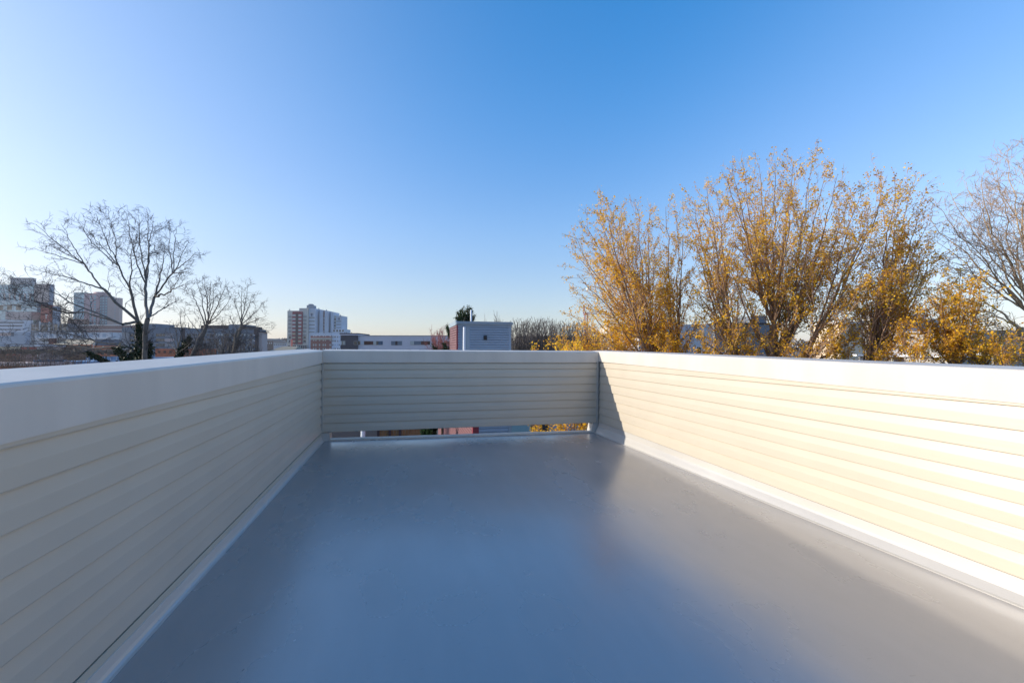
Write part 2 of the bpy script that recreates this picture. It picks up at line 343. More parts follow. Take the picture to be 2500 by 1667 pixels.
class Bld:
    def __init__(s, name, label, cat, px, D, group=None, ang=0):
        c = W(px, 860, D); s.D = D; s.cx = Xp(px, D); s.e = empty(name, (c[0], c[1], 0), -YAW); tag(s.e, label, cat, group)
    def box(s, name, m, x0, x1, y0, y1=None, o=0, t=12, zb=None, parent=None):
        """px rectangle at the facade plane; y0 top, y1 bottom (None = ground); o = metres behind the facade plane; t = depth"""
        D = s.D+o
        a, b = Xp(x0, D)-s.cx, Xp(x1, D)-s.cx; px = (x0+x1)/2
        zt = Zp(px, y0, D); z0 = (0 if zb is None else zb) if y1 is None else Zp(px, y1, D)
        return MB().box(a, b, o, o+t, z0, zt).build(name, m, parent or s.e)
    def win(s, m, x0, x1, y0, y1, o=0, name='window', fr=None, proud=.06):
        D = s.D+o; a, b = Xp(x0, D)-s.cx, Xp(x1, D)-s.cx; px = (x0+x1)/2; zt, zb_ = Zp(px, y0, D), Zp(px, y1, D)
        w_ = MB()
        if fr:
            f = (b-a)*.07; h = (zt-zb_)*.07; k = min(f, h)
            for q in ((a, b, zb_, zb_+k), (a, b, zt-k, zt), (a, a+k, zb_+k, zt-k), (b-k, b, zb_+k, zt-k)): w_.box(q[0], q[1], o-proud, o+.02, q[2], q[3])
            ob = w_.build(name, fr, s.e)
            MB().box(a+k, b-k, o-proud*.4, o+.02, zb_+k, zt-k).build('pane', m, ob)
        else:
            key = (m.name,)
            ob = bpy.data.objects.new(name, unit(m)); COL.objects.link(ob); ob.parent = s.e
            ob.location = ((a+b)/2, o-proud, (zt+zb_)/2); ob.scale = ((b-a)/2, proud+.02, (zt-zb_)/2)
        return ob
UN = {}
def unit(m):
    if m.name not in UN:
        me = bpy.data.meshes.new('window'); b = MB().box(-1, 1, 0, 1, -1, 1); me.from_pydata(b.v, [], b.f); me.update(); me.materials.append(m); UN[m.name] = me
    return UN[m.name]
R = random.Random(11)
# --- glass hospital-like tower, far left
b = Bld('office_tower', 'tall glass tower with grey penthouse and red and tan blocks at the far left', 'tower', 60, 300)
b.box('penthouse', M['greyt'], 22, 74, 678, 700, 1, 3); b.box('glass_wing', M['glassA'], -160, 81, 695, None, 0, 5)
b.box('tan_block', M['tan'], 81, 116, 693, 737, -.6, 4); b.box('edge_glass', M['blueg'], 116, 123, 695, None, 0, 1.5); b.box('lower_block', M['navy'], 88, 116, 735, None, .2, 3)
for i in range(7): b.win(M['palec'], -160, 81, 698+i*9.3, 699.3+i*9.3, 0, 'spandrel')
for i in range(14): b.win(M['tan'], -92+i*12.5, -89+i*12.5, 717, 733, 0, 'pier', proud=.3)
for i in range(6): b.win(M['glassB'], -80+i*22+8, -80+i*22+20, 745, 757, 0)
b.box('red_block', M['redp'], 98, 123, 745, 787, -5, 5, parent=None); b.box('blue_block', M['blueg'], 127, 140, 748, None, -4, 2); b.box('joint', M['navy'], 123, 127, 748, None, -3.5, 2)
b.box('green_glass_block', M['glassA'], 75, 89, 739, 782, -2, 3); b.box('tan_annex', M['tan2'], 12, 75, 761, 780, -6, 8)
b.win(M['band'], 109, 115, 768, 770, -5, 'sign', proud=.1); b.win(M['band'], 111, 112.6, 768, 778, -5, 'sign', proud=.1)
# parking podium
b = Bld('parking_garage', 'low grey parking garage in horizontal bands in front of the glass tower', 'garage', 20, 265)
b.box('wall', M['palec'], -220, 58, 781, None, 0, 5)
for i, y in enumerate((786, 794, 803)): b.win(M['dark'], -220, 58-i*4, y, y+2.4, 0, 'opening', proud=.05)
b.box('lower_wall', M['blueg'], -220, 62, 810, None, -3, 3); b.win(M['tan2'], -20, 27, 812, 820, -3, 'panel'); b.win(M['navy'], 27, 34, 811, 821, -3, 'opening')
# --- second tower
b = Bld('apartment_tower', 'slimmer tower with green glass corner and rose and tan walls behind the bare tree', 'tower', 234, 350)
b.box('glass_wing', M['glassA'], 178, 206, 714, None, 1, 6); b.box('rose_wing', M['pink'], 204, 241, 716, None, 0, 7)
v = []
D = 350; xa, xb = Xp(214, D)-b.cx, Xp(252, D)-b.cx; zt = Zp(233, 712, D); n = 14
pts = [(xa+(xb-xa)*i/n, -2.0-3.0*math.sin(PI*i/n)) for i in range(n+1)]+[(xb, 0), (xa, 0)]
MB().sweep(pts, [0, zt], None, lambda p, z: (p[0], p[1]+6, z), True).build('curved_bay', M['pink'], b.e, fix=True)
b.box('blue_wing', M['gconc'], 240, 262, 722, None, .6, 6); b.box('tan_wing', M['tan2'], 261, 290, 727, None, .2, 3)
for r in range(11):
    y = 722+r*6.6
    b.win(M['glassA'], 218, 223, y, y+3.6, 0); b.win(M['glassA'], 228, 233, y, y+3.6, 0)
    for x in (242, 249, 256): b.win(M['glassA'], x, x+4.2, y+4, y+7.6, .6)
    b.win(M['greyt'], 278, 281.5, y+7, y+11, .2)
for r in range(9): b.win(M['palec'], 178, 206, 720+r*8, 721+r*8, 1, 'spandrel')
b.box('brick_base', M['brickp'], 164, 205, 779, None, -4, 10)
# brick podium with white bands
b = Bld('brick_building', 'long dull red brick building with thin white bands below the slim tower', 'building', 230, 250)
b.box('wall', M['brickp'], 166, 320, 794, None, 0, 6); b.box('parapet', M['band'], 166, 320, 793, 795, -.2, .3)
for y in (804, 815): b.win(M['band'], 166, 320, y, y+1.3, 0, 'band')
for x in range(168, 200, 9): b.win(M['dark'], x, x+6, 797, 802, 0); b.win(M['dark'], x, x+6, 807, 812, 0)
b = Bld('office_block', 'dark glazed low block with pale posts between the two towers', 'building', 120, 245)
b.box('wall', M['gconc'], 75, 167, 790, None, 0, 5)
for x in range(77, 165, 11): b.win(M['glassB'], x, x+8, 793, 799, 0); b.win(M['glassB'], x, x+8, 801, 806, 0)
for x in (97, 120, 142): b.win(M['palec'], x, x+2, 785, 808, 0, 'post', proud=.5)
b = Bld('warehouse', 'pale blue grey flat roofed hall in front of the brick building', 'warehouse', 200, 225)
b.box('wall', M['palec'], 85, 270, 811, None, 0, 8); b.box('roof_edge', M['band'], 85, 298, 826, 827.5, -1.5, 1.4)
for x in range(90, 262, 16): b.win(M['blueg'], x, x+9, 815, 823, 0)
b = Bld('shop_building', 'tan roofed brick building with an orange lit fascia', 'building', 175, 190)
b.box('wall', M['dkbrick'], 100, 226, 843, None, 0, 5); 
D = 190; za, zb_ = Zp(178, 842, D), Zp(178, 829, D); a0, a1 = Xp(128, D)-b.cx, Xp(228, D)-b.cx
MB().add([(a0, -1, za), (a1, -1, za), (a1-1.4, 5, zb_), (a0+1.4, 5, zb_), (a0, 7, za), (a1, 7, za)], [(0, 1, 2, 3), (3, 2, 5, 4), (0, 3, 4), (1, 5, 2), (0, 4, 5, 1)]).build('roof', M['tanr'], b.e)
b.box('fascia', M['orange'], 160, 228, 841.3, 843.3, -1.2, .3); b.box('chimney', M['redb'], 119, 127, 826, 843, 1, 2)
for x in (140, 160, 180, 200, 214): b.win(M['dark'], x, x+7, 850, 858, 0)
b = Bld('brick_building', 'orange red brick shed with dark roof left of the ivy covered trunk', 'building', 262, 170)
b.box('wall', M['obrick'], 225, 305, 843, None, 0, 5); b.box('roof', M['navy'], 232, 305, 829, 843, -.3, 5.6)
b.win(M['dkbrick'], 262, 270, 851, 868, 0, 'door'); b.win(M['glassP'], 251, 254, 845, 847, 0)
b = Bld('warehouse', 'low building with a pale blue metal roof below the ivy covered trunk', 'warehouse', 262, 125)
b.box('roof', M['bluer'], 210, 314, 871, 879, 0, 12); b.box('wall', M['paleb'], 212, 312, 879, None, .3, 11)
for x in range(215, 312, 14): b.win(M['palec'], x, x+1.2, 871, 879, 0, 'seam', proud=.08)
b = Bld('warehouse', 'long low shed with a weathered blue roof just above the left parapet', 'warehouse', 150, 110)
b.box('roof', M['bluer'], 104, 222, 882, 890, 0, 12); b.box('wall', M['gconc'], 106, 220, 890, None, .3, 11)
b = Bld('storage_shed', 'small deep blue shed beside the weathered blue roof', 'shed', 94, 105)
b.box('wall', M['tealb'], 83, 105, 881, None, 0, 5); b.box('roof', M['tealb'], 82, 106, 878.5, 881, -.3, 5.6)
b = Bld('garage_row', 'low orange block garage with a pale roof at the left frame edge', 'garage', 30, 100)
b.box('wall', M['obrick'], -120, 84, 893, None, .2, 8); b.box('roof', M['tan2'], -120, 85, 886, 893, -.1, 9)
b = Bld('brick_building', 'dark brown brick house row behind the twigs at the far left', 'building', 60, 180)
b.box('wall', M['dkbrick'], -120, 128, 858, None, 0, 5); b.box('roof', M['tanr'], -100, 92, 846, 858, 1, 10)
for x in range(-20, 120, 17): b.win(M['redp'], x, x+8, 860, 867, 0)
b = Bld('brick_building', 'red trimmed two storey house beside the dark brown row', 'building', 70, 165)
b.box('wall', M['brickp'], 50, 96, 846, None, 0, 9); b.box('roof', M['palec'], 48, 97, 841, 846, -.3, 9.6); b.win(M['redp'], 54, 66, 848, 853, 0); b.win(M['redp'], 72, 90, 848, 853, 0)
# --- long blue grey complex
b = Bld('office_complex', 'long blue grey concrete block with punched windows behind the bare trees', 'building', 460, 140)
b.box('wall', M['gconc'], 297, 442, 799, None, 0, 14); b.box('penthouse', M['gconc'], 333, 380, 790, 799, 2, 8)
b.box('pale_pier', M['gconc2'], 297, 314, 811, None, -.5, .5); b.box('stair_shaft', M['dkbrown'], 438, 452, 801, None, .4, 10)
b.box('wall', M['gconc'], 452, 624, 803, None, .2, 6); b.box('penthouse', M['dkbrown'], 491, 558, 794, 803, 2, 8); b.box('penthouse', M['gconc'], 558, 590, 792, 803, 1.5, 8); b.box('penthouse', M['dkbrown'], 590, 606, 796, 803, 2, 8)
b.box('end_tower', M['dkbrown'], 620, 628, 801, None, -.8, 1.5); b.box('end_wing', M['lightc'], 628, 640, 811, None, 0, 3)
b.box('end_roof', M['dkbrown'], 627, 642, 809.5, 811, -.3, 3.5)
for r, y in enumerate((815, 827, 839, 851)):
    for x in list(range(318, 336, 9))+list(range(381, 398, 8)): b.win(M['glassB'], x, x+6.5, y, y+6, 0)
    b.win(M['lightc'] if r == 1 else M['gconc2'], 402, 426, y-1, y+7, 0, 'panel')
    for x in range(456, 618, 7): b.win(M['glassP'] if R.random() < .45 else M['glassB'], x, x+4, y, y+5, .2)
for y in (820, 832, 844): b.win(M['lightc'], 630, 637, y, y+4, 0)
for i in range(6): b.win(M['bluer'] if i % 2 else M['palec'], 620, 622.5, 817+i*6.5, 821+i*6.5, -.8, 'sign_panel')
for x in (452, 460, 470, 486): b.win(M['gconc'], x, x+.8, 793 if x != 460 else 788, 803, 2, 'vent_pipe', proud=.1)
b = Bld('brick_building', 'bright orange red low building glimpsed behind the thicket', 'building', 440, 115)
b.box('wall', M['obrick'], 380, 478, 851, None, 0, 8); b.box('roof', M['paleb'], 376, 520, 872, 880, -8, 6)
for x in range(386, 470, 14): b.win(M['dkbrick'], x, x+6, 856, 862, 0)
# --- distant low roofs between the complex and the white tower
for (x0, x1, y0, D, m_, lb) in ((640, 668, 832, 420, 'dkbrown', 'distant flat roofed dark building left of the white tower'), (668, 703, 836, 400, 'palec', 'distant pale building touching the white tower'), (652, 662, 828, 430, 'gconc', 'distant stair tower on the skyline left of the white tower')):
    b = Bld('distant_building', lb, 'building', (x0+x1)/2, D); b.box('wall', M[m_], x0, x1, y0, None, 0, 20); b.box('roof', M['greyt'], x0-.5, x1+.5, y0-1.5, y0, -1, 22)
    for x in np.arange(x0+2, x1-3, 5): b.win(M['glassB'] if m_ != 'dkbrown' else M['palec'], x, x+2.4, y0+4, y0+7, 0)
b = Bld('gable_house', 'house with a dusty tan gable roof in front of the white tower', 'house', 672, 150)
D = 150; xs = [Xp(q, D)-b.cx for q in (640, 664, 704, 712)]; zr_ = Zp(690, 845, D); ze = Zp(672, 862, D)
MB().add([(xs[0], 0, ze), (xs[3], 0, ze), (xs[2], 7, zr_), (xs[1], 7, zr_), (xs[0], 14, ze), (xs[3], 14, ze)], [(0, 1, 2, 3), (3, 2, 5, 4), (0, 3, 4), (1, 5, 2), (0, 4, 5, 1)]).build('roof', M['tansl'], b.e)
b.box('wall', M['tan2'], 642, 710, 861.5, None, .6, 12.6)
# --- white and maroon tower
b = Bld('apartment_tower', 'white apartment tower with maroon window stripe and rooftop plant', 'tower', 760, 340)
def zx(x): return 680+x/12.06
def zy(y): return 730+y/12.06
b.box('left_wing', M['cream'], zx(255), zx(600), zy(342), None, 0, 16); b.box('main_wing', M['cream'], zx(600), zx(868), zy(268), None, .3, 18)
b.box('maroon_bay', M['red'], zx(400), zx(690), zy(372), zy(1325), -.7, 1.5); b.box('bay_groove', M['dkbrown'], zx(500), zx(570), zy(420), zy(1325), -.8, .3)
b.box('roof_plant', M['mech'], zx(820), zx(1000), zy(182), zy(275), 3, 6); b.box('roof_plant', M['mech'], zx(872), zx(965), zy(145), zy(182), 4, 4)
for r in range(8):
    y = 450+r*109
    for x0, x1 in ((405, 495), (580, 668)):
        b.win(M['glassP'] if r < 5 or x0 > 500 and r < 6 else M['tanr'], zx(x0), zx(x1), zy(y), zy(y+58), -.7)
    for x0, x1 in ((295, 375), (725, 815)):
        b.win(M['lgrey'], zx(x0), zx(x1), zy(y+50), zy(y+88), .0 if x0 < 600 else .3, 'balcony', proud=.5); b.win(M['glassP'] if r < 6 else M['glassB'], zx(x0+8), zx(x1-8), zy(y), zy(y+50), 0 if x0 < 600 else .3)
b.box('side_wall', M['creams'], zx(868), zx(1085), zy(278), None, 1.5, 16)
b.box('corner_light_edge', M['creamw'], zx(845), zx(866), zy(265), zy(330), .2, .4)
for r in range(5): b.win(M['lgrey'], zx(875), zx(1062), zy(530+r*107), zy(562+r*107), 1.5, 'band')
def emblem(px0, py0, k, o):
    q = MB(); D = b.D+o; X = lambda x: Xp(zx(x), D)-b.cx; Z = lambda y: Zp(zx(px0), zy(y), D)
    q.box(X(px0-8*k), X(px0+8*k), o-.4, o, Z(py0+62*k), Z(py0-30*k)); q.box(X(px0-38*k), X(px0-8*k), o-.4, o, Z(py0+10*k), Z(py0-4*k)); q.box(X(px0+8*k), X(px0+38*k), o-.4, o, Z(py0+10*k), Z(py0-4*k))
    q.build('emblem', M['navy'], b.e)
    q = MB()
    for i in range(9):
        a = PI*i/8; q.box(X(px0+34*k*math.cos(a)-7*k), X(px0+34*k*math.cos(a)+7*k), o-.3-.02*i, o-.02*(i+1), Z(py0-20*k-34*k*math.sin(a)+8*k), Z(py0-20*k-34*k*math.sin(a)-8*k))
    q.build('emblem_ring', M['band'], b.e)
emblem(975, 450, 1, 1.5)
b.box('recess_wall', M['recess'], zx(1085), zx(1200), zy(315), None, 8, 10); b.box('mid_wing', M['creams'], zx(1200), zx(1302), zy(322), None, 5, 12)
b.box('window_strip', M['redb'], zx(1302), zx(1350), zy(345), None, 6, 10); b.box('mid_wing', M['creams'], zx(1350), zx(1446), zy(345), None, 5, 12)
for r in range(5): b.win(M['glassP'] if r % 2 == 0 else M['tan2'], zx(1306), zx(1346), zy(545+r*95), zy(585+r*95), 6)
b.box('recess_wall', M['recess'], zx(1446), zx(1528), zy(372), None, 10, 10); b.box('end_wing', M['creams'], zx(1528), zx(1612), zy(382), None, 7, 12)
b.box('end_block', M['cream'], zx(1606), zx(1690), zy(480), None, 9, 12); b.box('end_block', M['creams'], zx(1690), zx(1856), zy(492), None, 8.5, 12)
for r in range(4): b.win(M['glassB'], zx(1618), zx(1674), zy(575+r*92), zy(625+r*92), 9)
for r in range(3): b.win(M['lgrey'], zx(1702), zx(1842), zy(645+r*92), zy(672+r*92), 8.5, 'band')
emblem(1778, 575, .8, 8.5)
b.box('annex', M['creams'], zx(1600), zx(1925), zy(882), None, 3, 14)
for x in (1610, 1700, 1785, 1872): b.win(M['glassB'], zx(x), zx(x+48), zy(905), zy(962), 3)
b.box('podium', M['sage'], zx(268), zx(830), zy(1350), None, -2, 2)
for x in range(290, 800, 62): b.win(M['glassB'] if x % 124 else M['tanr'], zx(x), zx(x+46), zy(1362), zy(1490), -2)
b.win(M['band'], zx(530), zx(552), zy(1340), zy(1500), -2, 'column', proud=.4)
for x, y0 in ((1172, 268), (1400, 312), (312, 300), (1812, 462)): b.win(M['mech'], zx(x), zx(x+20), zy(y0), zy(y0+60), 8, 'vent_pipe', proud=.4)
b = Bld('street_sign', 'tall narrow orange red sign at the foot of the white tower', 'sign', 710.5, 300)
b.box('sign_panel', M['sign'], zx(350), zx(396), zy(1195), zy(1470), 0, 1); b.box('post', M['lamp_w'], zx(366), zx(380), zy(1470), None, .2, .5)
b.win(M['band'], zx(358), zx(372), zy(1215), zy(1455), 0, 'white_stripe')
# --- red brick block with white cornice, and its white flank
b = Bld('brick_building', 'red brick apartment block with white cornice and white rear in front of the tower', 'building', 790, 290)
b.box('wall', M['redb'], zx(945), zx(1556), zy(1070), None, 0, 16)
b.box('parapet', M['creams'], zx(940), zx(1560), zy(1010), zy(1082), -.3, 16)
for x0, x1 in ((945, 1010), (1120, 1190), (1235, 1300), (1415, 1500)): b.box('parapet_block', M['creams'], zx(x0), zx(x1), zy(988), zy(1012), -.3, 2)
b.box('cornice', M['band'], zx(925), zx(1575), zy(1140), zy(1158), -1.2, 1.2); b.box('frieze', M['cream'], zx(940), zx(1560), zy(1158), zy(1200), -.4, .4)
for y in (1080, 1205, 1320, 1440):
    for x in (1018, 1085, 1192, 1302, 1365, 1505): b.win(M['band'] if y < 1300 else M['glassP'], zx(x), zx(x+36), zy(y), zy(y+26 if y < 1300 else y+62), 0)
b.box('rear_wing', M['white'], zx(1558), zx(1815), zy(1030), None, .5, 14)
for y in (1090, 1210, 1325, 1440):
    for x in (1590, 1630, 1675, 1735, 1778): b.win(M['glassB'] if (x+y) % 3 else M['paleb'], zx(x), zx(x+20), zy(y), zy(y+50), .5)
# --- long stucco building
b = Bld('stucco_building', 'long low lilac white building with ribbon windows and a charcoal end block', 'building', 980, 120)
def qx(x): return 820+x/8.11
def qy(y): return 800+y/8.11
b.box('charcoal_block', M['charc'], qx(90), qx(432), qy(152), None, -.4, 14); b.box('cornice', M['lilac'], qx(80), qx(432), qy(128), qy(150), -.6, 14.2); b.box('roof_deck_screen', M['dkbrown'], qx(70), qx(436), qy(106), qy(126), 1, 10)
for x in (172, 210, 305): b.box('roof_post', M['dkbrown'], qx(x), qx(x+6), qy(85), qy(106), 3, .2)
b.box('wall', M['lilac'], qx(432), qx(2750), qy(162), None, 0, 14)
b.box('roof_edge', M['greyt'], qx(430), qx(2760), qy(152), qy(162), -.12, 14.3)
WN = [(355, 432, -.4, [(0, 1, 'glassB')]), (432, 932, 0, [(0, .1, 'glassB'), (.1, .25, 'palec'), (.25, .62, 'dkbrick'), (.62, .74, 'glassP'), (.74, .82, 'glassB'), (.82, 1, 'navy')]),
      (1092, 1312, 0, [(0, .38, 'gconc'), (.38, .6, 'dkbrown'), (.6, 1, 'gconc')]), (1470, 2010, 0, [(0, .14, 'glassP'), (.14, .4, 'gconc'), (.4, .74, 'dkbrick'), (.74, .82, 'palec'), (.82, .92, 'navy'), (.92, 1, 'palec')]),
      (90, 190, -.4, [(0, .25, 'palec'), (.25, .6, 'tansl'), (.6, .9, 'glassP'), (.9, 1, 'glassB')]), (2150, 2500, 0, [(0, .5, 'glassB'), (.5, 1, 'dkbrick')])]
for x0, x1, o, ps in WN:
    y1 = 340 if x0 != 1092 else 348
    f_ = b.box('window', M['frame'], qx(x0), qx(x1), qy(262), qy(y1), o-.07, .08)
    for a_, c_, m_ in ps:
        b.box('pane', M[m_], qx(x0+4+(x1-x0-8)*a_), qx(x0+4+(x1-x0-8)*c_-2), qy(266), qy(y1-4), o-.10, .05, parent=f_)
for x0, x1 in ((240, 350), (535, 755), (912, 1490), (1650, 1870)):
    f_ = b.box('window', M['frame'], qx(x0), qx(x1), qy(428), qy(500), -.07, .08 if x0 > 400 else -.3)
    n_ = max(2, int((x1-x0)/90))
    for k in range(n_): b.box('pane', M[R.choice(['glassB', 'navy', 'glassB', 'dkbrick', 'gconc'])], qx(x0+3+(x1-x0-6)*k/n_), qx(x0+3+(x1-x0-6)*(k+1)/n_-3), qy(432), qy(496), -.10, .05, parent=f_)

# ================================================================ neighbour house with stair bulkhead (world axes)
M['bsid'] = mat('blue_grey_vinyl', (.25, .33, .43), .5, .4, noise=(2, .04, 3)); M['rsid'] = mat('dusty_red_vinyl', (.17, .085, .095), .5, .4, noise=(2, .05, 3))
M['rtrim'] = mat('maroon_corner', (.20, .02, .035), .5); M['btrim'] = mat('blue_grey_trim', (.25, .32, .39), .45); M['pvc'] = mat('white_pipe', (.66, .72, .80), .4)
def clap(name, x0, x1, y0, y1, z0, z1, faces, m_, parent, pitch=.1016, out=.042):
    """clapboard skin on the given faces of a box, as one mesh"""
    q = MB(); n = int(math.ceil((z1-z0)/pitch))
    for i in range(n):
        zt = z1-i*pitch; zb2 = max(z0, zt-pitch)
        zg = zt-.24*pitch; o2 = out*.85
        if 'F' in faces: q.add([(x0, y0, zt), (x1, y0, zt), (x1, y0, zg), (x0, y0, zg), (x1, y0-o2, zg), (x0, y0-o2, zg), (x1, y0-out, zb2), (x0, y0-out, zb2), (x1, y0, zb2), (x0, y0, zb2)], [(0, 3, 2, 1), (3, 5, 4, 2), (5, 7, 6, 4), (7, 9, 8, 6)])
        if 'L' in faces: q.add([(x0, y0, zt), (x0, y1, zt), (x0, y1, zg), (x0, y0, zg), (x0-o2, y1, zg), (x0-o2, y0, zg), (x0-out, y1, zb2), (x0-out, y0, zb2), (x0, y1, zb2), (x0, y0, zb2)], [(0, 1, 2, 3), (3, 2, 4, 5), (5, 4, 6, 7), (7, 6, 8, 9)])
    return q.build(name, m_, parent)
t = empty('neighbour_house', (3.4, 14, 0)); tag(t, 'neighbouring rowhouse with maroon side and blue grey front seen through the gap under the panel', 'house')
X0 = 2.13; YF = 13.6; ZT = EYE-1.3
def part(name, m_, x0, x1, y0, y1, z0, z1, parent=t):
    return MB().box(x0-3.4, x1-3.4, y0-14, y1-14, z0, z1).build(name, m_, parent)
part('wall', M['bsid'], X0+.02, X0+5.5, YF+.02, YF+14, 0, ZT); part('roof', M['rwhite'], X0-.05, X0+5.6, YF-.05, YF+14.1, ZT, ZT+.12)
clap('siding', X0+.14-3.4, X0+5.5-3.4, YF-14, YF+14-14, 3.0, ZT, 'F', M['bsid'], t, .115); clap('side_siding', X0-3.4, 0, YF+.0-14, 14.0, 3.0, ZT, 'L', M['rsid'], t, .115, .035)
part('corner_trim', M['rtrim'], X0-.05, X0+.14, YF-.04, YF+.12, 0, ZT)
def win2(x0, x1, z0, z1, m_):
    f_ = part('window', M['btrim'], x0-.09, x1+.09, YF-.07, YF+.02, z0-.09, z1+.09); p_ = part('pane', m_, x0, x1, YF-.085, YF-.06, z0, z1, None); p_.parent = f_
win2(3.31, 3.95, EYE-3.6, EYE-1.9, M['glassA']); win2(4.02, 4.55, EYE-3.6, EYE-1.9, M['glassB']); win2(5.6, 6.3, EYE-3.6, EYE-1.9, M['glassB'])
# bulkhead on its roof
t2 = empty('roof_bulkhead', (3.2, 19, ZT)); tag(t2, 'blue grey sided stair bulkhead with one maroon side standing on the neighbouring roof', 'bulkhead')
def part2(name, m_, x0, x1, y0, y1, z0, z1): return MB().box(x0-3.2, x1-3.2, y0-19, y1-19, z0-ZT, z1-ZT).build(name, m_, t2)
BY = 17.85
pB = W(1116.5, 820, BY)                           # front left corner on the pixel ray
bx0 = BY*math.tan(YAW+math.atan((1116.5-CX)/F)); bx1 = BY*math.tan(YAW+math.atan((1246.5-CX)/F))
zt2 = EYE+1.02*BY/17.8*1.0; by1 = BY*1.15
part2('wall', M['bsid'], bx0+.02, bx1-.02, BY+.02, by1, ZT+.1, zt2)
q = clap('siding', bx0+.02-3.2, bx1-3.2, BY-19, by1-19, .1, zt2-ZT, 'F', M['bsid'], t2); q = clap('side_siding', bx0-3.2, 0, BY-19, by1-19, .1, zt2-ZT, 'L', M['rsid'], t2)
part2('corner_trim', M['rtrim'], bx0-.03, bx0+.075, BY-.035, BY+.06, ZT+.1, zt2)
part2('vertical_trim', M['btrim'], bx0+.36, bx0+.49, BY-.045, BY+.01, ZT+.1, zt2); part2('vertical_trim', M['btrim'], bx1-.085, bx1+.02, BY-.035, BY+.06, ZT+.1, zt2)
# roof fascia sloping slightly away
fa = MB(); z0_, z1_ = zt2-.02, zt2+.13
fa.box(bx0-.05-3.2, bx1+.06-3.2, BY-.08-19, BY+.02-19, z0_-ZT, z1_-ZT); fa.box(bx0-.03-3.2, bx1+.09-3.2, BY-.12-19, BY-.08-19, z0_+.05-ZT, z1_-.03-ZT)
fa.box(bx0-.07-3.2, bx0+.0-3.2, BY+.02-19, by1+.05-19, z0_-ZT, z1_+.03-ZT); fa.box(bx1-.4-3.2, bx1+.06-3.2, BY+.02-19, by1-19, z0_-ZT, z1_+.005-ZT); fa.box(bx0-3.2, bx1-.4-3.2, BY+.02-19, by1-19, z1_-.06-ZT, z1_-.01-ZT)
fa.build('roof_fascia', M['btrim'], t2)
lx = BY*math.tan(YAW+math.atan((1184-CX)/F)); lz = EYE+.50
lm = MB().box(lx-.065-3.2, lx+.065-3.2, BY-.10-19, BY-.02-19, lz-.09-ZT, lz+.08-ZT); lm.box(lx-.05-3.2, lx+.05-3.2, BY-.15-19, BY-.10-19, lz-.07-ZT, lz+.03-ZT)
lm.build('wall_light', M['black'], t2)
px_ = (BY-1.2)*math.tan(YAW+math.atan((1132.5-CX)/F))
tag(MB().cyl((px_, BY-1.2, ZT), (px_+.015, BY-1.2, EYE+.86), .047, .045, 14).build('vent_pipe', M['pvc'], None, smooth=False), 'white vent pipe standing in front of the blue grey bulkhead', 'pipe')
px_ = (by1+.8)*math.tan(YAW+math.atan((1150-CX)/F))
tag(MB().cyl((px_, by1+.8, ZT), (px_, by1+.8, EYE+1.95), .045, .045, 12).build('vent_pipe', M['pvc'], None), 'white vent pipe rising above the bulkhead roof by the evergreen top', 'pipe')

# ================================================================ things seen only through the gap
def gx(px, D): return D*math.tan(YAW+math.atan((px-CX)/F))
M['wood'] = pm('weathered_fence_wood', (.22, .13, .06), .9, .3, 3); M['ever'] = mat('evergreen_leaf', (.012, .028, .014), .6, .3, noise=(3, .5, 3))
t = empty('plank_fence', (gx(980, 22), 22, 0)); tag(t, 'sunlit brown plank fence glimpsed through the gap under the panel', 'fence')
b_ = MB(); x_ = gx(925, 22)-t.location.x; xe = gx(1045, 22)-t.location.x; k = 0
while x_ < xe:
    b_.box(x_, x_+.13, 0, .03, 5.0, 7.15+.03*(k % 3)); x_ += .14; k += 1
b_.build('planks', M['wood'], t)
for x_ in (gx(925, 22), gx(953, 22), gx(978, 22), gx(1044, 22)): MB().box(x_-t.location.x-.06, x_-t.location.x+.06, -.1, -.002, 0, 7.4).build('post', M['dkbrown'], t)
t = empty('yard_shed', (gx(870, 30), 30, 0)); tag(t, 'dark low shed roof seen through the left end of the gap', 'shed')
MB().box(-3.6, 1.7, -2, 4, 0, 5.1).build('wall', M['dark'], t)
MB().add([(-3.9, -2.3, 5.1), (2.0, -2.3, 5.1), (2.0, 1, 5.9), (-3.9, 1, 5.9), (2.0, 4.3, 5.1), (-3.9, 4.3, 5.1)], [(0, 1, 2, 3), (3, 2, 4, 5), (0, 3, 5), (1, 4, 2)]).build('roof', M['dark'], t)
t = empty('bollard_post', (gx(888, 21), 21, 0)); tag(t, 'dark post with a white top in the yard below the gap', 'post')
MB().cyl((0, 0, 0), (0, 0, 6.62), .09, .08).build('post', M['black'], t); MB().cyl((0, 0, 6.62), (0, 0, 7.0), .1, .1).build('cap', M['pvc'], t)

# ================================================================ right side buildings behind the yellow trees
b = Bld('stucco_building', 'grey white block with dark windows behind the middle yellow tree', 'building', 1720, 60)
b.box('wall', M['palec'], 1560, 1745, 792, None, 0, 10); b.box('wall', M['gconc'], 1745, 1880, 791, None, -.6, 10); b.box('penthouse', M['greyt'], 1595, 1650, 778, 792, 2, 5); b.box('penthouse', M['gconc'], 1835, 1872, 771, 791, 1, 5)
b.box('cornice', M['dkbrown'], 1744, 1882, 788, 791, -.8, 10.4); b.box('side_wall', M['lightc'], 1866, 1882, 793, None, -.3, 9)
for y in (812, 846):
    for x in (1580, 1612, 1648, 1700, 1770, 1798, 1830): b.win(M['glassB'], x, x+12, y, y+17, 0 if x < 1745 else -.6, fr=M['wframe'])
b = Bld('stucco_building', 'cream building with white pilasters behind the left yellow tree', 'building', 1565, 75)
b.box('wall', M['cream'], 1490, 1592, 797, None, 0, 9)
